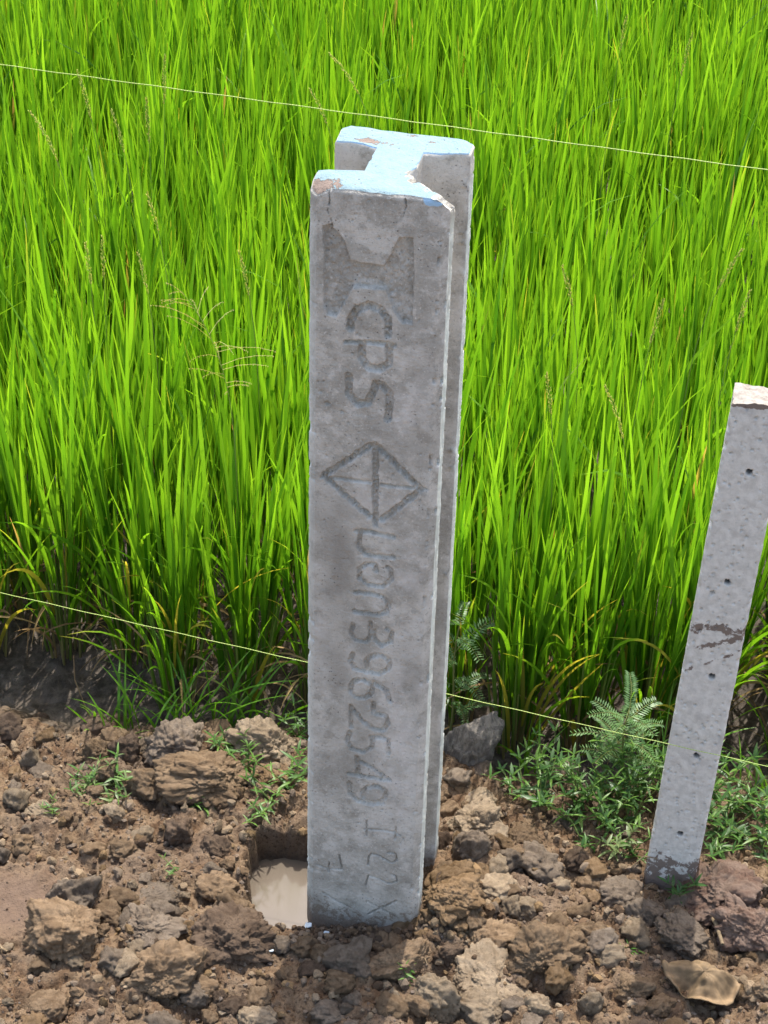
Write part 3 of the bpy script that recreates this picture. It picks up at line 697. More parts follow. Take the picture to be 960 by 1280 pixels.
t2 = np.maximum(t2, 0.80 * (1 - sstep(0.0, 0.24, Zf)))
attr_f(me, t2.ravel(), 'tone')
attr_f(me, np.concatenate([deep, np.zeros((len(zr), len(rest)))], 1).ravel(), 'deep')
add('shaft', me, M['spost'], spost)
ring = V2[-1]
rp = [Vector((p[0], p[1])) for p in ring]; pts = list(rp)
for i in range(1, 24):
    for j in range(1, 24): pts.append(Vector((-hw + 0.003 + (SW - .006) * i / 24, -hw + 0.003 + (SW - .006) * j / 24)))
res = delaunay_2d_cdt(pts, [], [list(range(len(rp)))], 1, 1e-6)
cv = np.array([(v.x, v.y) for v in res[0]]); cz = SL - top2(cv[:, 0], cv[:, 1]) + 0.003 * fbm(cv[:, 0] * 120, cv[:, 1] * 120, 0, 3, 7) * (np.minimum(hw - np.abs(cv[:, 0]), hw - np.abs(cv[:, 1])) > 0.004)
for k, orig in enumerate(res[3]):
    for o_ in orig:
        if o_ < len(rp): cz[k] = ring[o_][2]
me = mesh_np('broken_top', np.stack([cv[:, 0], cv[:, 1], cz], 1), None, [tuple(f_) for f_ in res[2] if len(f_) == 3])
add('broken_top', me, M['broken'], spost)

# ------------------------------------------------------------------ marking strings
def string_line(a, b, ext, label, rad=0.00085):
    a, b = Vector(a), Vector(b); d = (b - a).normalized()
    p0, p1 = a - d * ext, b + d * ext
    n = 90; path = []
    for i in range(n + 1):
        p = p0.lerp(p1, i / n); p.z += 0.0006 * math.sin(i * 1.7) - 0.004 * (1 - (2 * i / n - 1) ** 2)
        path.append(p)
    Vt, Q = tube(path, rad, 6)
    o = add('marking_string', mesh_np('marking_string', Vt, Q), M['string']); tag(o, label, 'string')
    return o
string_line((-0.671, 0.355, 1.587), (0.591, 0.055, 1.577), 0.9, 'taut lime green string level with the top of the tall post')
string_line((-0.764, 0.355, 0.457), (0.735, -0.024, 0.390), 0.9, 'taut lime green string low over the soil crossing the slender post', 0.00070)

# ------------------------------------------------------------------ clods and stones
_ICO = {}
def ico_arrays(sub):
    if sub not in _ICO:
        bm = bmesh.new(); bmesh.ops.create_icosphere(bm, subdivisions=sub, radius=1)
        _ICO[sub] = (np.array([v.co[:] for v in bm.verts]), np.array([[v.index for v in f_.verts] for f_ in bm.faces])); bm.free()
    return _ICO[sub]

def rock_mesh(name, seed, sub, planes=11, rough=0.10, fine=0.05, flat=0.8):
    r = random.Random(seed)
    Vv, F_ = ico_arrays(sub); Vv = Vv.copy()
    Rr = np.full(len(Vv), 1.25)
    for k in range(planes):
        n_ = Vector((r.gauss(0, 1), r.gauss(0, 1), r.gauss(0, 1))).normalized(); dk = r.uniform(0.68, 1.0)
        dp = Vv @ np.array(n_)
        Rr = np.minimum(Rr, np.where(dp > 0.05, dk / np.maximum(dp, 0.05), 9))
    s = seed * 3.7
    def turb(fr, o_, gain):
        a_, t_, w_ = 1.0, 0.0, 0.0
        for q in range(o_):
            k_ = fr * 2 ** q
            t_ = t_ + a_ * np.abs(vnoise(Vv[:, 0] * k_ + s + q, Vv[:, 1] * k_ - q, Vv[:, 2] * k_ + 2 * q, seed + 31 + q)); w_ += a_; a_ *= gain
        return t_ / w_
    Rr = Rr * (1 + 1.7 * rough * fbm(Vv[:, 0] * 1.5 + s, Vv[:, 1] * 1.5, Vv[:, 2] * 1.5, 3, seed) + rough * 1.2 * (lumps3(Vv * 2.6 + s, seed) - 0.5)
               + 2.4 * fine * (turb(3.2, 5 if sub > 4 else (4 if sub > 3 else 3), 0.68) - 0.35))
    Vv = Vv * Rr[:, None]
    return mesh_np(name, Vv, None, F_, True)

def lumps3(Pv, seed):
    ip = np.floor(Pv); best = np.full(len(Pv), 9.0)
    for dx in (-1, 0, 1):
        for dy in (-1, 0, 1):
            for dz in (-1, 0, 1):
                c = ip + np.array([dx, dy, dz])
                q = np.stack([c[:, k] + _hash(c[:, 0], c[:, 1], c[:, 2], seed + 11 * k) for k in range(3)], 1)
                best = np.minimum(best, np.linalg.norm(Pv - q, axis=1))
    return np.sqrt(np.clip(1 - best ** 2, 0, 1))

KIND_WORD = dict(t='dry tan', g='greyish', b='brown', d='dark damp', o='ochre', p='reddish brown')
GROUP_WORD = {k: w + ' clods of dug soil' for k, w in KIND_WORD.items()}
cr = random.Random(21)
def zone(x, y):
    if x > 0.46: return 'near the slender post'
    if x > 0.13 and y > -0.12: return 'heaped right of the tall post'
    if x > -0.13: return 'in the shadow before the tall post' if x < 0.1 else 'on the bank between the two posts'
    if y > 0.2: return 'along the field edge left of the tall post'
    if y > -0.02: return 'left of the puddle'
    return 'on the open bank in front of the puddle'
def put_clod(me, x, y, a, h, kind, sink=0.55, name='soil_clod', label=None, group=None, rotz=None):
    z0 = float(ground_z(np.array([x]), np.array([y]), False)[0])
    o = add(name, me, None, None)
    b = a * cr.uniform(0.7, 1.05)
    o.rotation_euler = (cr.uniform(-0.25, 0.25), cr.uniform(-0.25, 0.25), rotz if rotz is not None else cr.uniform(-0.5, 0.5) + cr.choice([0, math.pi]))
    o.scale = (a, b, h); o.location = (x, y, z0 + h * sink)
    tag(o, label or ('%s clod of dug soil %s' % (KIND_WORD[kind], zone(x, y))), 'clod', group or (GROUP_WORD[kind] if not label else None))
    return o
UNIQUE = {6: 'long brown clod below the big tan clod at the field edge', 8: 'big tan clod beside the tall post at the field edge', 12: 'large overhanging brown clod beside the powdery soil patch',
          14: 'angular grey clod next to a small ochre lump', 16: 'large dark crumbly clod in front of the puddle', 32: 'big ochre heap of soil against the foot of the tall post',
          33: 'round dry tan clod behind the right foot of the tall post', 50: 'wide reddish clod beside the foot of the slender post'}
for i, (x, y, a, h, k) in enumerate(CLODS):
    if i in (31, 32): a, h = a * 0.62, h * 0.62
    elif a > 0.03: a, h = a * 0.97, h * 1.0
    big = a > 0.04
    me = rock_mesh('soil_clod', 300 + i, 6 if a > 0.046 else (5 if a > 0.028 else 4), 12, 0.17 if big else 0.15, 0.20)
    me.materials.append(M[k])
    hh = max(h * 1.0, 0.45 * a)
    put_clod(me, x, y, a, hh, k, 0.45, label=UNIQUE.get(i))
for i, (x, y, a, h, k) in enumerate([(-0.80, 0.46, 0.030, 0.026, 'd'), (-0.72, 0.50, 0.022, 0.018, 'g'), (-0.62, 0.47, 0.026, 0.022, 'd'), (-0.50, 0.47, 0.020, 0.016, 'b'), (-0.43, 0.51, 0.024, 0.018, 'd'), (-0.34, 0.47, 0.028, 0.022, 'b'), (-0.76, 0.60, 0.018, 0.014, 'd'), (-0.58, 0.58, 0.020, 0.014, 'd'), (0.33, 0.36, 0.022, 0.018, 'd'), (0.68, 0.36, 0.022, 0.016, 'd')]):
    me = rock_mesh('soil_clod', 420 + i, 4, 12, 0.15, 0.20); me.materials.append(M[k])
    put_clod(me, x, y, a, h, k, 0.5, label='%s wet clod lying on the mud strip below the rice' % ('dark' if k == 'd' else KIND_WORD[k]), group='wet clods on the mud strip')
# grey striated rock behind the tall post
me = rock_mesh('grey_rock', 83, 5, 16, 0.10, 0.10); me.materials.append(M['rock'])
rock = add('grey_rock', me, None, None, (0.203, 0.420, 0.022), (0.15, -0.12, 0.5), (0.060, 0.052, 0.080))
tag(rock, 'grey striated rock standing at the mud edge behind the tall post', 'rock')

# medium random clods, individually placed copies of a dozen shapes per soil colour
protos = []
for k in range(14):
    protos.append(rock_mesh('soil_lump', 500 + k, 4, 16, 0.20, 0.22))
lump_by = {}
for kind in 'tgbdo':
    lump_by[kind] = []
    for me in protos:
        c = me.copy(); c.materials.append(M[kind]); lump_by[kind].append(c)
def free(x, y, margin=0.0):
    a_ = math.cos(YAW) * x - math.sin(YAW) * y; b_ = math.sin(YAW) * x + math.cos(YAW) * y
    if abs(a_) < HH + 0.006 + margin and abs(b_) < HH + 0.006 + margin: return False
    if HX0 - 0.004 < x < HX1 and HY0 - 0.004 < y < HY1 + 0.01: return False
    if abs(x - 0.60) < 0.055 and abs(y - 0.092) < 0.055: return False
    return True
n_m = 0
pr = random.Random(33)
while n_m < 222:
    x, y = pr.uniform(-0.80, 0.84), pr.uniform(-0.40, 0.42)
    if n_m > 196: x, y = pr.gauss(0.15, 0.045), pr.gauss(-0.085, 0.045)
    if not free(x, y, 0.006) or y > float(edge_y(x)) - 0.01: continue
    if (x + 0.70) ** 2 / 0.11 ** 2 + (y + 0.06) ** 2 / 0.10 ** 2 < 1: continue
    if y > 0.16 and x > 0.34 and pr.random() < 0.7: continue
    a = min(0.030, 0.0095 + 0.013 * pr.random() ** 2 * 1.6)
    kind = pr.choice('ttggbbbdo') if n_m <= 196 else pr.choice('oob')
    o = put_clod(pr.choice(lump_by[kind]), x, y, a, a * pr.uniform(0.6, 0.95), kind, 0.5, 'soil_lump', 'small %s soil lump %s' % (KIND_WORD[kind], zone(x, y)), 'small %s soil lumps' % KIND_WORD[kind], pr.uniform(0, 6.28))
    o.location.z = gz(x, y) + a * 0.25
    n_m += 1

# rubble too small and too many to pick apart
def rubble(count, sx, sy, rmin, rmax, cols, name, label, heap=None, seed=1):
    rg = np.random.default_rng(seed); V_, T_, C_ = [], [], []; off = 0
    iv, jf = ico_arrays(2); nn_ = count * 4
    if heap is not None: xs_, ys_ = rg.normal(*heap[0], nn_), rg.normal(*heap[1], nn_)
    else: xs_, ys_ = rg.uniform(*sx, nn_), rg.uniform(*sy, nn_)
    ok_ = (ys_ < edge_y(xs_) + 0.01) & ((xs_ + 0.70) ** 2 / 0.11 ** 2 + (ys_ + 0.06) ** 2 / 0.10 ** 2 > 1) & np.array([free(a, b) for a, b in zip(xs_, ys_)])
    xs_, ys_ = xs_[ok_][:count], ys_[ok_][:count]; zs_ = ground_z(xs_, ys_)
    for x, y, zg in zip(xs_, ys_, zs_):
        r_ = rmin + (rmax - rmin) * rg.random() ** 2.2
        sd_ = rg.uniform(0, 50)
        k = 1 + 0.30 * vnoise(iv[:, 0] * 1.6 + sd_, iv[:, 1] * 1.6, iv[:, 2] * 1.6, 5) + 0.22 * vnoise(iv[:, 0] * 3.7 + sd_, iv[:, 1] * 3.7, iv[:, 2] * 3.7, 9)
        for _ in range(8):
            n_ = rg.standard_normal(3); n_ /= np.linalg.norm(n_); dp = iv @ n_
            k = np.minimum(k, np.where(dp > 0.05, rg.uniform(0.5, 0.9) / np.maximum(dp, 0.05), 9))
        v_ = iv * k[:, None] * r_ * rg.uniform(0.75, 1.15, 3)
        a_ = rg.uniform(0, 6.28); ca, sa = math.cos(a_), math.sin(a_)
        v_ = np.stack([v_[:, 0] * ca - v_[:, 1] * sa + x, v_[:, 0] * sa + v_[:, 1] * ca + y, v_[:, 2] + zg + r_ * 0.3], 1)
        V_.append(v_); T_.append(jf + off); off += len(v_); c_ = np.array(cols[rg.integers(len(cols))]) * rg.uniform(0.8, 1.25); C_.append(np.tile(c_, (len(v_), 1)))
    me = mesh_np(name, np.concatenate(V_), None, np.concatenate(T_), False); attr_col(me, np.concatenate(C_))
    tag(add(name, me, mat_crumb()), label, 'soil', kind='stuff')
_B = [(0.19, 0.140, 0.090), (0.145, 0.098, 0.059), (0.16, 0.122, 0.088), (0.095, 0.063, 0.040), (0.21, 0.160, 0.108), (0.165, 0.110, 0.058)]
_O = [(0.19, 0.125, 0.066), (0.15, 0.098, 0.056), (0.21, 0.148, 0.088), (0.125, 0.082, 0.05)]
def mat_crumb():
    if 'soil_crumb' in bpy.data.materials: return bpy.data.materials['soil_crumb']
    t = NT('soil_crumb'); v = t.pos(); c = t.attr('Col', 'Color'); n_ = t.noise(v, 420, 4, 0.7)
    return t.done(t.principled(t.mix(t.rng(n_, 0.3, 0.5, 0.6, 0), c, (0.06, 0.04, 0.026)), 0.95, t.bump(n_, 0.9, 0.002), 0.1))
rubble(1500, (-0.85, 0.88), (-0.42, 0.42), 0.0045, 0.0150, _B, 'soil_rubble', 'broken brown soil rubble filling the gaps between larger clods', None, 4)
rubble(330, None, None, 0.0050, 0.0160, _O + _B[:2], 'soil_heap', 'heap of broken ochre soil packed against the foot of the tall post', ((0.155, 0.040), (-0.075, 0.045)), 5)
rubble(130, None, None, 0.0040, 0.0110, _B[1:4] + [(0.07, 0.05, 0.036)], 'damp_soil_rubble', 'damp dark soil rubble along the front foot of the tall post', ((-0.02, 0.07), (-0.138, 0.018)), 6)

# fine crumbs: nobody could count them
ico = bmesh.new(); bmesh.ops.create_icosphere(ico, subdivisions=1, radius=1)
IV = np.array([v.co[:] for v in ico.verts]); IF = np.array([[v.index for v in f_.verts] for f_ in ico.faces]); ico.free()
NC = 11000
cx = RNG.uniform(-0.95, 0.95, NC * 2); cy = RNG.uniform(-0.55, 0.46, NC * 2)
dens = 0.5 + 0.5 * fbm(cx * 6, cy * 6, 0, 3, 77)
okm = (cy < edge_y(cx) + 0.03) & (RNG.random(NC * 2) < np.clip(dens * 1.3, 0.1, 1))
okm &= np.array([free(a, b) for a, b in zip(cx, cy)])
cx, cy = cx[okm][:NC], cy[okm][:NC]; n = len(cx)
rad = 0.0013 + 0.0050 * RNG.random(n) ** 3.5
lo = ((cx + 0.70) ** 2 / 0.11 ** 2 + (cy + 0.06) ** 2 / 0.10 ** 2) < 1
rad = np.where(lo, rad * 0.5, rad)
cz = ground_z(cx, cy) + rad * 0.35
ang = RNG.uniform(0, 6.28, n)
sxyz = rad[:, None] * RNG.uniform(0.65, 1.2, (n, 3)) * np.array([1, 1, 0.8])
VV = IV[None] * (1 + 0.28 * RNG.standard_normal((n, len(IV), 1)).clip(-1.2, 1.2)) * sxyz[:, None, :]
ca, sa = np.cos(ang)[:, None], np.sin(ang)[:, None]
VV = np.stack([VV[..., 0] * ca - VV[..., 1] * sa + cx[:, None], VV[..., 0] * sa + VV[..., 1] * ca + cy[:, None], VV[..., 2] + cz[:, None]], 2)
FF = (IF[None] + (np.arange(n) * len(IV))[:, None, None]).reshape(-1, 3)
crumb_cols = np.array([(0.165, 0.120, 0.085), (0.125, 0.083, 0.055), (0.140, 0.112, 0.090), (0.075, 0.05, 0.034), (0.20, 0.155, 0.115), (0.145, 0.098, 0.056)])
ccol = crumb_cols[RNG.choice(6, n, p=[.28, .28, .17, .12, .08, .07])] * RNG.uniform(0.75, 1.2, (n, 1))
me = mesh_np('soil_crumbs', VV.reshape(-1, 3), None, FF, False); attr_col(me, np.repeat(ccol, len(IV), 0))
tag(add('soil_crumbs', me, mat_crumb()), 'fine brown soil crumbs scattered between the clods', 'soil', kind='stuff')

# ------------------------------------------------------------------ blades (rice, grass)
def blade_arrays(base, az, th0, th1, L, w, K, colA, colB, colT, twist=None, pw=1.6, tipstart=0.0):
    n = len(az); t = np.linspace(0, 1, K + 1)
    th = th0[:, None] + (th1 - th0)[:, None] * t[None] ** pw
    mid = (th[:, 1:] + th[:, :-1]) / 2
    ds = (L / K)[:, None]
    h = np.concatenate([np.zeros((n, 1)), np.cumsum(np.sin(mid) * ds, 1)], 1)
    z = np.concatenate([np.zeros((n, 1)), np.cumsum(np.cos(mid) * ds, 1)], 1)
    ca, sa = np.cos(az)[:, None], np.sin(az)[:, None]
    Cc = np.stack([base[:, 0:1] + h * ca, base[:, 1:2] + h * sa, base[:, 2:3] + z], 2)
    T = np.stack([np.sin(th) * ca, np.sin(th) * sa, np.cos(th)], 2)
    Wd = np.stack([-sa + 0 * th, ca + 0 * th, 0 * th], 2)
    Nn = np.cross(T, Wd)
    if twist is None: twist = np.zeros((n, 2))
    tw = twist[:, 0:1] + twist[:, 1:2] * t[None]
    Wd = Wd * np.cos(tw)[..., None] + Nn * np.sin(tw)[..., None]
    prof = np.clip(0.55 + t * 2.2, 0, 1) * np.clip((1 - t) * 2.1, 0, 1) ** 0.75
    prof[-1] = 0.04
    hw_ = (w[:, None] / 2 * prof[None])[..., None]
    V_ = np.stack([Cc - Wd * hw_, Cc + Wd * hw_], 2)
    tt = t[None, :, None]
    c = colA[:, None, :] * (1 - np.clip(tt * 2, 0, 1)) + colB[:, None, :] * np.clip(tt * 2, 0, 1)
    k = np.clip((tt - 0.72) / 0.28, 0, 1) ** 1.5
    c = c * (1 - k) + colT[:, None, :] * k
    Cl = np.repeat(c[:, :, None, :], 2, 2)
    nv = (K + 1) * 2
    q = np.array([[2 * i, 2 * i + 1, 2 * i + 3, 2 * i + 2] for i in range(K)])
    Q = (q[None] + (np.arange(n) * nv)[:, None, None]).reshape(-1, 4)
    return V_.reshape(-1, 3), Q, Cl.reshape(-1, 3)

G_DEEP = np.array([0.042, 0.135, 0.009]); G_MID = np.array([0.092, 0.245, 0.012]); G_LITE = np.array([0.160, 0.350, 0.020]); G_YEL = np.array([0.42, 0.40, 0.06]); STRAW = np.array([0.40, 0.28, 0.12])

def lerp(a, b, t): return a[None] * (1 - t[:, None]) + b[None] * t[:, None]

def rice_hills(centers, rng, tillers=11, per=4, hmul=None, K=6, lean=None):
    """leaf blades of many hills as arrays"""
    nh = len(centers); hm = np.ones(nh) if hmul is None else hmul
    nb = nh * tillers * per
    hid = np.repeat(np.arange(nh), tillers * per)
    tid = np.repeat(np.arange(nh * tillers), per)
    lf = np.tile(np.arange(per), nh * tillers)
    ta = rng.uniform(0, 6.283, nh * tillers); tr = 0.045 * np.sqrt(rng.random(nh * tillers))
    tl = 0.02 + 0.11 * rng.random(nh * tillers)                      # tiller lean
    hgt = hm[hid] * rng.uniform(0.80, 1.10, nh * tillers)[tid]
    z0 = (0.10 + 0.085 * lf + rng.uniform(-0.04, 0.05, nb)) * hgt
    out = tr[tid] + np.sin(tl[tid]) * z0
    bx = centers[hid, 0] + np.cos(ta[tid]) * out; by = centers[hid, 1] + np.sin(ta[tid]) * out
    bz = centers[hid, 2] + z0
    az = ta[tid] + rng.normal(0, 0.9, nb)
    L = rng.uniform(0.30, 0.50, nb) * hgt
    th0 = tl[tid] * 0.6 + rng.uniform(0.0, 0.12, nb)
    th1 = th0 + np.abs(rng.normal(0.06, 0.11, nb)) + (rng.random(nb) < 0.045) * rng.uniform(0.3, 1.3, nb)
    w = rng.uniform(0.0068, 0.0118, nb)
    tn = np.clip(rng.normal(0.5, 0.36, nb), 0, 1.25)
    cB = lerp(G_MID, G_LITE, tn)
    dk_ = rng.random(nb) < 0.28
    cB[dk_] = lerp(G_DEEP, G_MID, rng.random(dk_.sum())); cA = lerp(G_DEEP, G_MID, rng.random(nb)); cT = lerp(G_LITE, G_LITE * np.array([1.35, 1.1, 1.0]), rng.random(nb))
    yl = rng.random(nb) < (0.004 + 0.15 * (lf == 0))
    L[yl] *= 0.62
    cB[yl] = lerp(G_YEL * 0.8, STRAW, rng.random(yl.sum())); cT[yl] = STRAW
    ty = rng.random(nb) < 0.03
    cT[ty] = G_YEL
    tw = np.stack([rng.normal(0, 0.7, nb), rng.normal(0, 0.6, nb)], 1)
    return blade_arrays(np.stack([bx, by, bz], 1), az, th0, th1, L, w, K, cA, cB, cT, tw)

def field_edge(x): return np.asarray(edge_y(x)) + 0.13 + 0.30 * np.clip(-np.asarray(x) - 0.22, 0, 0.6)

hs = 0.155
hills = []
yy = 0.55; row = 0
while yy < 7.2:
    xlim = 1.25 + 0.33 * yy
    xs = np.arange(-xlim, xlim, hs) + (row % 2) * hs * 0.5
    for x in xs:
        px_, py_ = x + RNG.normal(0, 0.022), yy + RNG.normal(0, 0.022)
        if py_ < float(field_edge(px_)): continue
        hills.append((px_, py_))
    yy += hs * 0.95; row += 1
hills = np.array(hills)
hz = ground_z(hills[:, 0], hills[:, 1], False)
hills = np.column_stack([hills, hz])
# front hills, seen singly: within the first rows and in view
fd = hills[:, 1] - field_edge(hills[:, 0])
front = (fd < 0.34) & (np.abs(hills[:, 0]) < 1.15)
gap = fbm(hills[:, 0] * 1.3 + 4, hills[:, 1] * 1.3, 0, 2, 91)
hm = 0.98 + 0.10 * fbm(hills[:, 0] * 2, hills[:, 1] * 2, 0, 2, 93) + RNG.normal(0, 0.04, len(hills)) - 0.16 * sstep(0.25, 0.55, gap)
back = ~front
near = back & (hills[:, 1] < 5.2) & (np.abs(hills[:, 0]) < 0.75 + 0.30 * hills[:, 1])
farh = back & ~near
Vs, Qs, Cs = [], [], []
off = 0
for selm, til, K_ in ((near, 15, 6), (farh, 11, 4)):
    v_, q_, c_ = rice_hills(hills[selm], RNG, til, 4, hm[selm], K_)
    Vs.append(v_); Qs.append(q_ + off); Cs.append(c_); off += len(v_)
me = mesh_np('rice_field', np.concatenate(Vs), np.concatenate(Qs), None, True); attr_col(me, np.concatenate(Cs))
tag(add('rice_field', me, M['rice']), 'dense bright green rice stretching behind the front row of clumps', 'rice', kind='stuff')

# front clumps as things: stalks, leaves, dry leaves
for n_i, i in enumerate(np.nonzero(front)[0]):
    c = hills[i]; rg = np.random.default_rng(1000 + int(i))
    root = add('rice_clump', None, loc=tuple(c))
    where = 'left of the tall post' if c[0] < -0.02 else ('between the two posts' if c[0] < 0.62 else 'beyond the slender post')
    rowt = 'outermost row clump' if fd[i] < 0.13 else ('second row clump' if fd[i] < 0.25 else 'third row clump')
    tag(root, '%s of green rice with straw coloured stalks %s' % (rowt, where), 'rice plant', 'rice clumps along the field edge')
    o_ = np.array([[0.0, 0.0, 0.0]])
    v_, q_, cc = rice_hills(o_, rg, 17, 4, np.array([hm[i]]), 7)
    me = mesh_np('leaves', v_, q_); attr_col(me, cc)
    tag(add('leaves', me, M['rice'], root), kind='stuff')
    nl = 16 if fd[i] < 0.2 else 6
    az_ = rg.normal(-1.57, 0.9, nl); bz_ = rg.uniform(0.01, 0.22, nl)
    bs_ = np.stack([0.04 * np.cos(az_), 0.04 * np.sin(az_), bz_], 1)
    lc_ = lerp(G_MID, G_LITE, rg.random(nl)); yl_ = rg.random(nl) < 0.22; lc_[yl_] = G_YEL * 0.75
    tc_ = np.where((rg.random(nl) < 0.4)[:, None], G_YEL[None] * 0.9, lc_)
    v_, q_, cc = blade_arrays(bs_, az_, rg.uniform(0.10, 0.40, nl), rg.uniform(0.45, 1.35, nl), rg.uniform(0.22, 0.46, nl), rg.uniform(0.006, 0.0105, nl), 9, lc_ * 0.85, lc_, tc_, np.stack([rg.normal(0, .5, nl), rg.normal(0, .9, nl)], 1), 1.5)
    me = mesh_np('spilling_leaves', v_, q_); attr_col(me, cc)
    tag(add('spilling_leaves', me, M['rice'], root), kind='stuff')
    nS = 17
    a_ = rg.uniform(0, 6.28, nS); rr_ = 0.04 * np.sqrt(rg.random(nS))
    mb = MB()
    for k in range(nS):
        le = rg.uniform(0.03, 0.17); Ls = rg.uniform(0.26, 0.40)
        pth = [(math.cos(a_[k]) * (rr_[k] + le * t_ * Ls), math.sin(a_[k]) * (rr_[k] + le * t_ * Ls), -0.02 + Ls * t_) for t_ in (0, 0.3, 0.65, 1)]
        col0 = rg.choice([0, 1, 2], p=[.5, .25, .25])
        Vt, Qt = tube(pth, [0.0036, 0.0034, 0.003, 0.002], 5)
        cols = [(0.26, 0.21, 0.08), (0.15, 0.20, 0.04), (0.30, 0.19, 0.09)][col0]
        n0 = len(mb.V); mb.addg(Vt, Qt)
        for t_ in range(4):
            kx = [0.0, 0.25, 0.7, 1.0][t_]
            mb.C += [tuple(np.array(cols) * (1 - kx) + np.array((0.10, 0.21, 0.02)) * kx)] * 5
    add('stalks', mb.mesh('stalks'), M['stalk'], root)
    nd = 7
    a_ = rg.uniform(0, 6.28, nd)
    base = np.stack([0.035 * np.cos(a_), 0.035 * np.sin(a_), rg.uniform(0.02, 0.16, nd)], 1)
    dc = lerp(STRAW * 1.15, np.array([0.24, 0.15, 0.07]), rg.random(nd))
    v_, q_, cc = blade_arrays(base, a_ + rg.normal(0, 0.4, nd), rg.uniform(0.2, 0.6, nd), rg.uniform(1.2, 2.6, nd), rg.uniform(0.12, 0.28, nd), rg.uniform(0.004, 0.008, nd), 8, dc * 0.8, dc, dc * 0.9, np.stack([rg.normal(0, .6, nd), rg.normal(0, 2, nd)], 1), 1.1)
    me = mesh_np('dry_leaves', v_, q_); attr_col(me, cc)
    tag(add('dry_leaves', me, M['dry'], root), kind='stuff')

# ------------------------------------------------------------------ seed heads rising over the rice
def seed_head(x, y, ztip, lean, bend, length, kind, label, group):
    root_z = -0.11
    root = add('grass_seed_head', None, loc=(0, 0, 0))
    rg = random.Random(int((x + 3) * 1000))
    Hh = ztip - root_z
    dirx, diry = math.cos(lean), math.sin(lean)
    tot = Hh * 1.03
    N = 26; pth = []; p = Vector((0, 0, 0)); 
    for i in range(N + 1):
        t_ = i / N; th = 0.03 + bend * max(0, (t_ - 0.55) / 0.45) ** 2
        pth.append(p.copy()); p = p + Vector((dirx * math.sin(th), diry * math.sin(th), math.cos(th))) * (tot / N)
    tip = pth[-1]
    root.location = (x - tip.x, y - tip.y, root_z)
    Vt, Qt = tube(pth, [0.0017 - 0.0011 * i / N for i in range(N + 1)], 5)
    mb = MB(); mb.addg(Vt, Qt, col=(0.20, 0.27, 0.06)); add('stem', mb.mesh('stem'), M['stalk'], root)
    mb = MB()
    n0 = length / tot
    def grain(c, d, s, col):
        d = d.normalized(); a = d.cross(Vector((0.3, 0.5, 0.8))).normalized(); b = d.cross(a)
        Vg = [c - d * s, c + a * s * 0.38, c + b * s * 0.38, c - a * s * 0.38, c - b * s * 0.38, c + d * s]
        mb.addg(Vg, (), [(0, 2, 1), (0, 3, 2), (0, 4, 3), (0, 1, 4), (5, 1, 2), (5, 2, 3), (5, 3, 4), (5, 4, 1)], col)
    def at_(t_):
        f_ = t_ * N; i = min(int(f_), N - 1); return pth[i].lerp(pth[i + 1], f_ - i), (pth[i + 1] - pth[i]).normalized()
    if kind == 'spike':
        cnt = int(length * 620)
        for k in range(cnt):
            t_ = 1 - n0 * (k + rg.random()) / cnt
            c, d = at_(t_); a = rg.uniform(0, 6.28); s_ = Vector((math.cos(a), math.sin(a), 0))
            taper = 0.4 + 0.6 * math.sin(math.pi * min(1, max(0.05, (1 - t_) / n0)))
            col = rg.choice([(0.50, 0.54, 0.18), (0.58, 0.58, 0.24), (0.42, 0.50, 0.13)])
            grain(c + s_ * 0.0044 * taper, d + s_ * 0.5, rg.uniform(0.0030, 0.0044), col)
    else:
        for k in range(24):
            t_ = 1 - n0 * (0.02 + 0.98 * k / 24); c, d = at_(t_)
            a = rg.uniform(0, 6.28); Lb = length * (0.16 + 0.42 * (1 - abs(2 * (1 - t_) / n0 - 0.9)) ) * rg.uniform(0.7, 1.2); Lb = max(Lb, 0.03)
            s_ = Vector((math.cos(a), math.sin(a) * 0.6, 0.55))
            q = [c + s_ * Lb * u + Vector((0, 0, -0.35 * Lb * u * u)) for u in (0, .35, .7, 1)]
            Vb, Qb = tube(q, [0.0006, 0.0005, 0.0004, 0.0003], 3); mb.addg(Vb, Qb, col=(0.55, 0.52, 0.26))
            for u in (0.4, 0.55, 0.7, 0.8, 0.9, 1.0):
                cc = c + s_ * Lb * u + Vector((0, 0, -0.35 * Lb * u * u)); grain(cc + Vector((rg.uniform(-.002, .002), 0, -.002)), s_, 0.0022, (0.56, 0.53, 0.28))
    add('spikelets', mb.mesh('spikelets', False), M['seed'], root)
    tag(root, label, 'seed head', group)
HEADS = [(-0.90, 1.80, .84, 2.6, 0.9, .14, 0), (-0.80, 1.95, .86, 2.7, 0.35, .13, 0), (-0.585, 2.0, .88, 1.2, 0.1, .13, 0), (-0.62, 1.88, .82, 1.8, 0.15, .12, 0), (-0.56, 1.33, .84, 2.9, 0.3, .10, 0), (-0.70, 1.82, .82, 2.4, 0.5, .11, 0),
         (-0.558, 1.12, .80, 2.5, 0.3, .10, 0), (-0.33, 1.06, .84, 2.8, 0.25, .11, 0), (-0.171, 1.95, .95, 3.0, 0.9, .13, 0), (-0.215, 1.90, .86, 2.9, 0.6, .10, 0), (0.44, 0.66, .78, 2.9, 0.55, .13, 0), (0.745, 1.0, .92, 0.3, 0.6, .10, 0),
         (0.575, 0.90, .84, 0.2, 0.2, .11, 0), (0.325, 0.72, .76, 3.0, 0.2, .10, 0), (0.763, 2.2, .90, 0.3, 0.2, .12, 0), (0.372, 1.08, .82, 2.8, 0.4, .10, 0), (0.764, 0.95, .84, 0.5, 0.3, .10, 0), (-0.677, 1.15, .80, 2.2, 0.15, .10, 0),
         (-0.649, 1.22, .78, 1.5, 0.1, .10, 0), (0.60, 2.3, .9, 0.2, 0.1, .10, 0)]
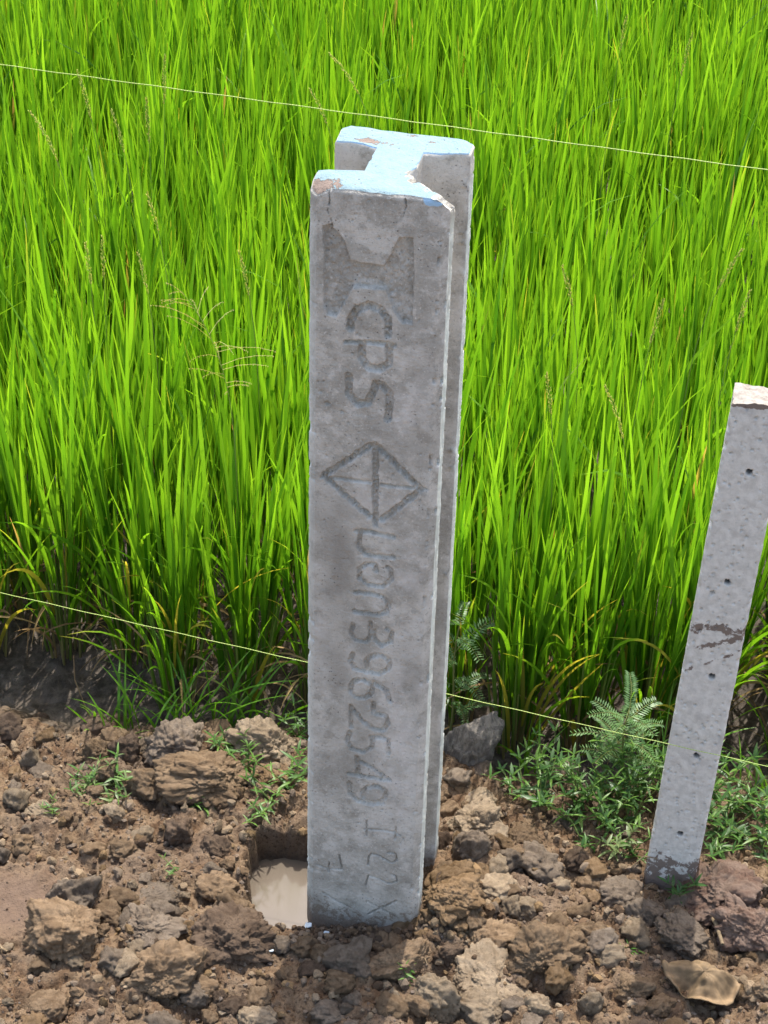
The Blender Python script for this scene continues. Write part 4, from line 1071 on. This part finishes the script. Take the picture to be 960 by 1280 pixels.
for (x, y, z, l, b, ln, _) in HEADS:
    seed_head(x, y, z, l, b, ln, 'spike', 'slim pale yellow grass seed head rising above the rice blades', 'seed heads above the rice')
seed_head(-0.43, 0.80, 0.90, 2.9, 0.75, 0.26, 'open', 'wide feathery open grass seed head drooping over the rice', None)

# ------------------------------------------------------------------ leafy weeds
def leaf_mesh(name, L, w, col, fold=0.25, droop=0.18):
    n = 7; V_, Q_, C_ = [], [], []
    for i in range(n + 1):
        t_ = i / n; ww = w / 2 * (math.sin(math.pi * min(1, t_ * 0.96 + 0.04) ** 0.8)) + 0.0003
        x = L * t_; z = -droop * L * t_ * t_
        V_ += [(x, -ww, z + fold * ww), (x, 0, z), (x, ww, z + fold * ww)]
        C_ += [col, tuple(min(1, q * 1.25) for q in col), col]
    for i in range(n):
        for k in (0, 1): Q_.append((3 * i + k, 3 * i + k + 1, 3 * i + 3 + k + 1, 3 * i + 3 + k))
    me = mesh_np(name, V_, Q_); attr_col(me, C_); me.materials.append(M['weed']); return me
LEAF = [leaf_mesh('leaf', 1, 0.20, (0.060, 0.135, 0.026)), leaf_mesh('leaf', 1, 0.17, (0.100, 0.190, 0.034), 0.3, 0.3), leaf_mesh('leaf', 1, 0.26, (0.045, 0.105, 0.026), 0.2, 0.1), leaf_mesh('leaf', 1, 0.22, (0.15, 0.20, 0.08), 0.2, 0.25)]

def weed(x, y, stems, height, spread, ll, kinds, seed, label, group, az=None, name='leafy_weed', step=0.022):
    r = random.Random(seed); z0 = gz(x, y) - 0.006
    root = add(name, None, loc=(x, y, z0)); tag(root, label, 'weed', group)
    mbs = MB()
    for s in range(stems):
        a = (az + r.uniform(-0.7, 0.7)) if az is not None else r.uniform(0, 6.28)
        Hs = height * r.uniform(0.6, 1.1); sp = spread * r.uniform(0.5, 1.2); n = max(4, int(Hs / 0.012)); pth = []
        bx, by = r.uniform(-.012, .012), r.uniform(-.012, .012)
        Ltot = math.hypot(Hs, sp)
        for i in range(n + 1):
            t_ = i / n
            pth.append(Vector((bx + math.cos(a) * sp * (t_ ** 1.3), by + math.sin(a) * sp * (t_ ** 1.3), Hs * t_ ** 0.85)) + Vector((r.uniform(-1, 1), r.uniform(-1, 1), 0)) * 0.0012)
        Vt, Qt = tube(pth, [0.0016 - 0.0008 * i / n for i in range(n + 1)], 5)
        mbs.addg(Vt, Qt, col=(0.16, 0.20, 0.06))
        npair = max(3, int(Ltot / step)); pa = r.uniform(0, 3.14)
        for k in range(npair + 1):
            t_ = 0.18 + 0.82 * k / npair; f_ = t_ * n; i = min(int(f_), n - 1); c = pth[i].lerp(pth[i + 1], f_ - i)
            pa += 1.57 + r.uniform(-0.3, 0.3); top = k == npair
            for side in ((0, 1, 0.5, 1.5) if top else (0, 1)):
                aa = pa + math.pi * side + r.uniform(-0.25, 0.25)
                el = r.uniform(0.15, 0.65) if not top else r.uniform(0.5, 1.0)
                s_ = ll * r.uniform(0.6, 1.15) * (0.75 if top else (0.7 + 0.3 * math.sin(math.pi * t_)))
                o = bpy.data.objects.new('leaf', LEAF[r.choice(kinds)]); COL.objects.link(o); o.parent = root
                o.location = c; o.rotation_euler = Euler((r.uniform(-0.4, 0.4), -el, aa), 'XYZ'); o.scale = (s_, s_, s_)
    add('stem', mbs.mesh('stem'), M['weed'], root)
    return root
GL, GR, GB = 'low leafy weeds between the clods', 'leafy weeds around the slender post', 'tiny sprouts on the dug soil'
LBL_L = 'low leafy green weed growing between brown clods left of the tall post'
for k, (x, y, st, h_, sp, ll) in enumerate([(-0.592, 0.262, 5, 0.055, 0.045, 0.036), (-0.545, 0.275, 4, 0.06, 0.05, 0.036), (-0.56, 0.225, 4, 0.035, 0.05, 0.032), (-0.31, 0.365, 4, 0.05, 0.045, 0.036), (-0.345, 0.215, 3, 0.03, 0.05, 0.038), (-0.265, 0.335, 3, 0.05, 0.04, 0.034)]):
    weed(x, y, st, h_, sp, ll, (0, 1, 3) if k < 3 else (0, 1), 40 + k, LBL_L, GL)
LBL_P = 'straggling green weed trailing beside the tall post above the puddle'
for k, (x, y, st, h_, sp, ll, az) in enumerate([(-0.178, 0.47, 4, 0.09, 0.05, 0.038, None), (-0.182, 0.285, 5, 0.08, 0.06, 0.036, None), (-0.225, 0.20, 3, 0.03, 0.05, 0.034, -2.6), (-0.215, 0.245, 3, 0.06, 0.05, 0.034, None)]):
    weed(x, y, st, h_, sp, ll, (0, 1), 60 + k, LBL_P, 'weeds trailing beside the tall post', az)
LBL_R = 'leafy green weed with narrow pointed leaves %s'
for k, (x, y, st, h_, sp, ll) in list(enumerate([(0.295, 0.285, 4, 0.07, 0.06, 0.046), (0.345, 0.245, 5, 0.09, 0.07, 0.046), (0.40, 0.205, 5, 0.09, 0.08, 0.042), (0.43, 0.26, 6, 0.13, 0.06, 0.044), (0.47, 0.18, 6, 0.10, 0.07, 0.042), (0.485, 0.25, 6, 0.14, 0.07, 0.046), (0.52, 0.20, 6, 0.12, 0.06, 0.042), (0.55, 0.28, 5, 0.17, 0.06, 0.046), (0.525, 0.11, 4, 0.05, 0.05, 0.036),
        (0.665, 0.20, 6, 0.13, 0.08, 0.046), (0.70, 0.13, 6, 0.08, 0.09, 0.042), (0.745, 0.17, 6, 0.10, 0.09, 0.044), (0.79, 0.10, 5, 0.06, 0.09, 0.036), (0.74, 0.25, 5, 0.12, 0.08, 0.046), (0.83, 0.19, 5, 0.10, 0.08, 0.044), (0.68, 0.27, 5, 0.15, 0.07, 0.046), (0.37, 0.32, 5, 0.10, 0.06, 0.046), (0.60, 0.26, 5, 0.14, 0.08, 0.044), (0.44, 0.13, 4, 0.05, 0.08, 0.034)])):
    ll *= 0.86; st += k % 2
    weed(x, y, st, h_, sp, ll, (0, 1, 2), 80 + k, LBL_R % ('on the slope between the two posts' if x < 0.44 else ('close beside the slender post' if x < 0.61 else 'beyond the slender post')), GR, step=0.026)
weed(0.612, -0.005, 3, 0.075, 0.03, 0.034, (2,), 120, 'small round leaved sprout at the foot of the slender post', None)
weed(0.49, 0.105, 3, 0.06, 0.03, 0.040, (3,), 121, 'pale wilted weed tip leaning on the slender post', None)
LBL_S = 'tiny green sprout lying on the dug soil among clods'
for k, (x, y, h_, ll) in enumerate([(0.52, -0.155, 0.012, 0.032), (0.074, -0.262, 0.03, 0.026), (-0.40, 0.03, 0.03, 0.018), (-0.66, 0.19, 0.03, 0.022)]):
    weed(x, y, 2, h_, 0.03, ll, (0, 1), 130 + k, LBL_S, GB)

# fern-leaved bush by the slender post, and a second behind the tall post
def frond_mesh(pairs, seed):
    r = random.Random(seed); mb = MB(); L = 1.0; n = 14; pth = []
    for i in range(n + 1):
        t_ = i / n; pth.append(Vector((L * t_, 0, 0.16 * math.sin(t_ * 2.2) - 0.24 * t_ ** 2.2)))
    Vt, Qt = tube(pth, [0.010 - 0.005 * i / n for i in range(n + 1)], 4); mb.addg(Vt, Qt, col=(0.22, 0.25, 0.08))
    for k in range(pairs):
        t_ = 0.12 + 0.86 * k / (pairs - 1); f_ = t_ * n; i = min(int(f_), n - 1); c = pth[i].lerp(pth[i + 1], f_ - i)
        Ll = 0.20 * (0.55 + 0.45 * math.sin(math.pi * (0.15 + 0.75 * t_))) * r.uniform(0.85, 1.1)
        for sgn in (-1, 1):
            dx, dy = math.cos(1.15), math.sin(1.15) * sgn; w_ = 0.024; zt = r.uniform(-0.05, 0.02)
            pv = [c, c + Vector((dx * Ll * .5 + w_, dy * Ll * .5, zt * .4)), c + Vector((dx * Ll, dy * Ll, zt)), c + Vector((dx * Ll * .5 - w_, dy * Ll * .5, zt * .4))]
            mb.addg(pv, [(0, 1, 2, 3)], col=r.choice([(0.125, 0.225, 0.085), (0.16, 0.265, 0.11), (0.10, 0.195, 0.065)]))
    me = mb.mesh('frond'); me.materials.append(M['weed']); return me
FR = [frond_mesh(16, 1), frond_mesh(14, 2), frond_mesh(18, 3)]
def fern(x, y, height, n, fl, seed, label, leanx=0.0):
    r = random.Random(seed); z0 = gz(x, y) - 0.01
    root = add('fern_leaved_shrub', None, loc=(x, y, z0)); tag(root, label, 'shrub')
    pth = [Vector((leanx * t_ + 0.006 * math.sin(6 * t_), 0.02 * t_, height * t_)) for t_ in [i / 8 for i in range(9)]]
    mb = MB(); Vt, Qt = tube(pth, [0.0035 - 0.0022 * i / 8 for i in range(9)], 6); mb.addg(Vt, Qt, col=(0.20, 0.22, 0.08)); add('stem', mb.mesh('stem'), M['weed'], root)
    for k in range(n):
        t_ = 0.3 + 0.7 * k / (n - 1); f_ = t_ * 8; i = min(int(f_), 7); c = pth[i].lerp(pth[i + 1], f_ - i)
        o = bpy.data.objects.new('frond', FR[r.randrange(3)]); COL.objects.link(o); o.parent = root
        s_ = fl * r.uniform(0.75, 1.1) * (1.0 - 0.35 * max(0, t_ - 0.7)); o.scale = (s_,) * 3; o.location = c
        o.rotation_euler = Euler((r.uniform(-0.3, 0.3), -r.uniform(0.0, 0.5) - 0.5 * max(0, t_ - 0.7), 2.4 * k + r.uniform(-0.3, 0.3)), 'XYZ')
fern(0.505, 0.29, 0.22, 20, 0.105, 3, 'pale green fern leaved shrub beside the slender post', 0.01)
fern(0.150, 0.50, 0.36, 13, 0.11, 5, 'fern leaved shrub standing behind the tall post', 0.02)

# wiry grass tufts under the rice
for k, (x, y, n_, Lg) in enumerate([(-0.54, 0.52, 12, 0.24), (-0.42, 0.54, 22, 0.30), (-0.33, 0.55, 20, 0.28), (-0.60, 0.47, 8, 0.12), (-0.24, 0.54, 10, 0.22), (-0.47, 0.46, 7, 0.14), (0.62, 0.36, 14, 0.2), (0.80, 0.33, 16, 0.2), (0.33, 0.40, 12, 0.16)]):
    rg = np.random.default_rng(700 + k); a_ = rg.uniform(0, 6.28, n_)
    base = np.stack([0.02 * rg.standard_normal(n_), 0.015 * rg.standard_normal(n_), np.full(n_, -0.004)], 1)
    cb = lerp(G_MID * 0.95, G_LITE * 0.9, rg.random(n_))
    v_, q_, cc = blade_arrays(base, a_, rg.uniform(0.15, 0.6, n_), rg.uniform(0.7, 1.7, n_), Lg * rg.uniform(0.5, 1.1, n_), rg.uniform(0.0025, 0.0065, n_), 8, cb * 0.8, cb, cb * 1.1, np.stack([rg.normal(0, .4, n_), rg.normal(0, .8, n_)], 1), 1.2)
    me = mesh_np('grass_tuft', v_, q_); attr_col(me, cc)
    tag(add('grass_tuft', me, M['weed'], None, (x, y, gz(x, y))), 'loose tuft of arching green grass on the mud %s' % ('left of the tall post' if x < 0 else 'right of the tall post'), 'grass tuft', 'grass tufts on the mud edge')

# ------------------------------------------------------------------ small litter
def chip(x, y, s, seed, label, z=None):
    r = random.Random(seed); n = 7; V_ = []
    for zt in (0, 0.0012):
        for i in range(n):
            a = 6.283 * i / n; q = s * r.uniform(0.6, 1.1) if zt == 0 else None
            if zt == 0: V_.append((q * math.cos(a), 0.65 * q * math.sin(a), 0.0004 * r.uniform(-1, 1)))
            else: V_.append((V_[i][0], V_[i][1], V_[i][2] + 0.0012))
    mb = bmesh.new(); vs = [mb.verts.new(v) for v in V_]
    mb.faces.new(vs[:n][::-1]); mb.faces.new(vs[n:])
    for i in range(n): mb.faces.new((vs[i], vs[(i + 1) % n], vs[n + (i + 1) % n], vs[n + i]))
    me = bpy.data.meshes.new('paint_chip'); mb.to_mesh(me); mb.free()
    o = add('paint_chip', me, M['chip'], None, (x, y, (gz(x, y) if z is None else z) + 0.006), (r.uniform(-.2, .1), r.uniform(-.2, .2), r.uniform(0, 6)))
    tag(o, label, 'paint chip'); return o
chip(-0.124, -0.118, 0.0115, 1, 'pale blue paint chip at the left foot of the tall post')
chip(-0.085, -0.136, 0.0120, 2, 'broad white paint chip on dark soil before the tall post')
chip(-0.191, -0.188, 0.0080, 3, 'small white paint chip near the puddle edge')
chip(0.118, -0.048, 0.0050, 4, 'tiny white paint chip against the right foot of the tall post')
chip(-0.640, -0.150, 0.0065, 5, 'tiny pale chip by the powdery soil patch')

# crumpled tan scrap with curled edge and thickness
nu, nv = 56, 26
th_, rr_ = np.meshgrid(np.linspace(0, 2 * math.pi, nu, endpoint=False), np.linspace(0.02, 1, nv))
ct, st_ = np.cos(th_), np.sin(th_)
ruf = fbm(ct * 1.3 + 4, st_ * 1.3, 0, 2, 301); fold = 1.3 * fbm(ct * 1.9, st_ * 1.9, 0, 2, 313)
out_ = 1 + 0.22 * np.cos(2 * th_ + 0.4) + 0.10 * np.cos(3 * th_ - 0.9) + 0.10 * ruf + 0.16 * fold * rr_ ** 2
SX, SY = 0.066 * rr_ * ct * out_, 0.056 * rr_ * st_ * out_
px, py = SX / 0.066, SY / 0.056
SZ = 0.006 + 0.046 * np.clip(1 - rr_ ** 2.2, 0, 1) + 0.020 * fold * rr_ + 0.030 * (np.abs(fbm(px * 1.6 + 3, py * 1.6, 0, 3, 303)) - 0.15) - 0.030 * np.exp(-((px + 0.35) ** 2 + (py + 0.30) ** 2) / 0.10)
SZ += 0.016 * sstep(0.8, 1.0, rr_) * (st_ < 0.3)
top_ = np.stack([SX, SY, SZ], 2).reshape(-1, 3); bot_ = top_ - np.array([0, 0, 0.0022])
ii = np.arange(nu * nv).reshape(nv, nu); jn = np.roll(np.arange(nu), -1)
q1 = np.stack([ii[:-1].ravel(), ii[1:].ravel(), ii[1:][:, jn].ravel(), ii[:-1][:, jn].ravel()], 1); q2 = q1[:, ::-1] + nu * nv
bd = ii[-1]; bn = bd[jn]
q3 = np.stack([bd, bd + nu * nv, bn + nu * nv, bn], 1)
me = mesh_np('crumpled_scrap', np.concatenate([top_, bot_]), np.concatenate([q1, q2, q3]))
o = add('crumpled_scrap', me, M['scrap'], None, (0.622, -0.243, gz(0.622, -0.243) + 0.006), (0.22, 0.10, -0.30))
tag(o, 'crumpled tan scrap with a curled edge lying on the clods', 'scrap')

def twig(pts_, r0, r1, label, name='twig'):
    n_ = len(pts_); Vt, Qt = tube(pts_, [r0 + (r1 - r0) * i / (n_ - 1) for i in range(n_)], 6)
    o = add(name, mesh_np(name, Vt, Qt), M['twig']); tag(o, label, 'twig'); return o
def onb(x, y, h_=0.008): return (x, y, gz(x, y) + h_)
twig([onb(-0.725, -0.165, .012), onb(-0.705, -0.195, .014), onb(-0.69, -0.215, .010)], 0.003, 0.0022, 'short pale straw stick beside the large brown clod')
twig([onb(0.662, -0.085, .03), onb(0.664, -0.115, .034), onb(0.672, -0.16, .022)], 0.0050, 0.0040, 'thick cut plant stem wedged between reddish clods')
twig([onb(-0.505, -0.21, .010), onb(-0.49, -0.235, .016), onb(-0.482, -0.26, .008)], 0.0012, 0.0008, 'thin bent root fibre on the bare soil')
twig([onb(0.10, -0.205, .010), onb(0.107, -0.232, .03)], 0.0011, 0.0008, 'thin pale stubble stalk standing before the tall post')
twig([onb(0.512, 0.035, .045), onb(0.535, 0.038, .062), onb(0.56, 0.03, .085)], 0.0016, 0.0011, 'thin brown twig crossing the foot of the slender post')
twig([onb(-0.64, 0.55, .02), onb(-0.655, 0.50, .14), onb(-0.648, 0.47, .20)], 0.0014, 0.0012, 'dry upright straw stalk standing in the mud')
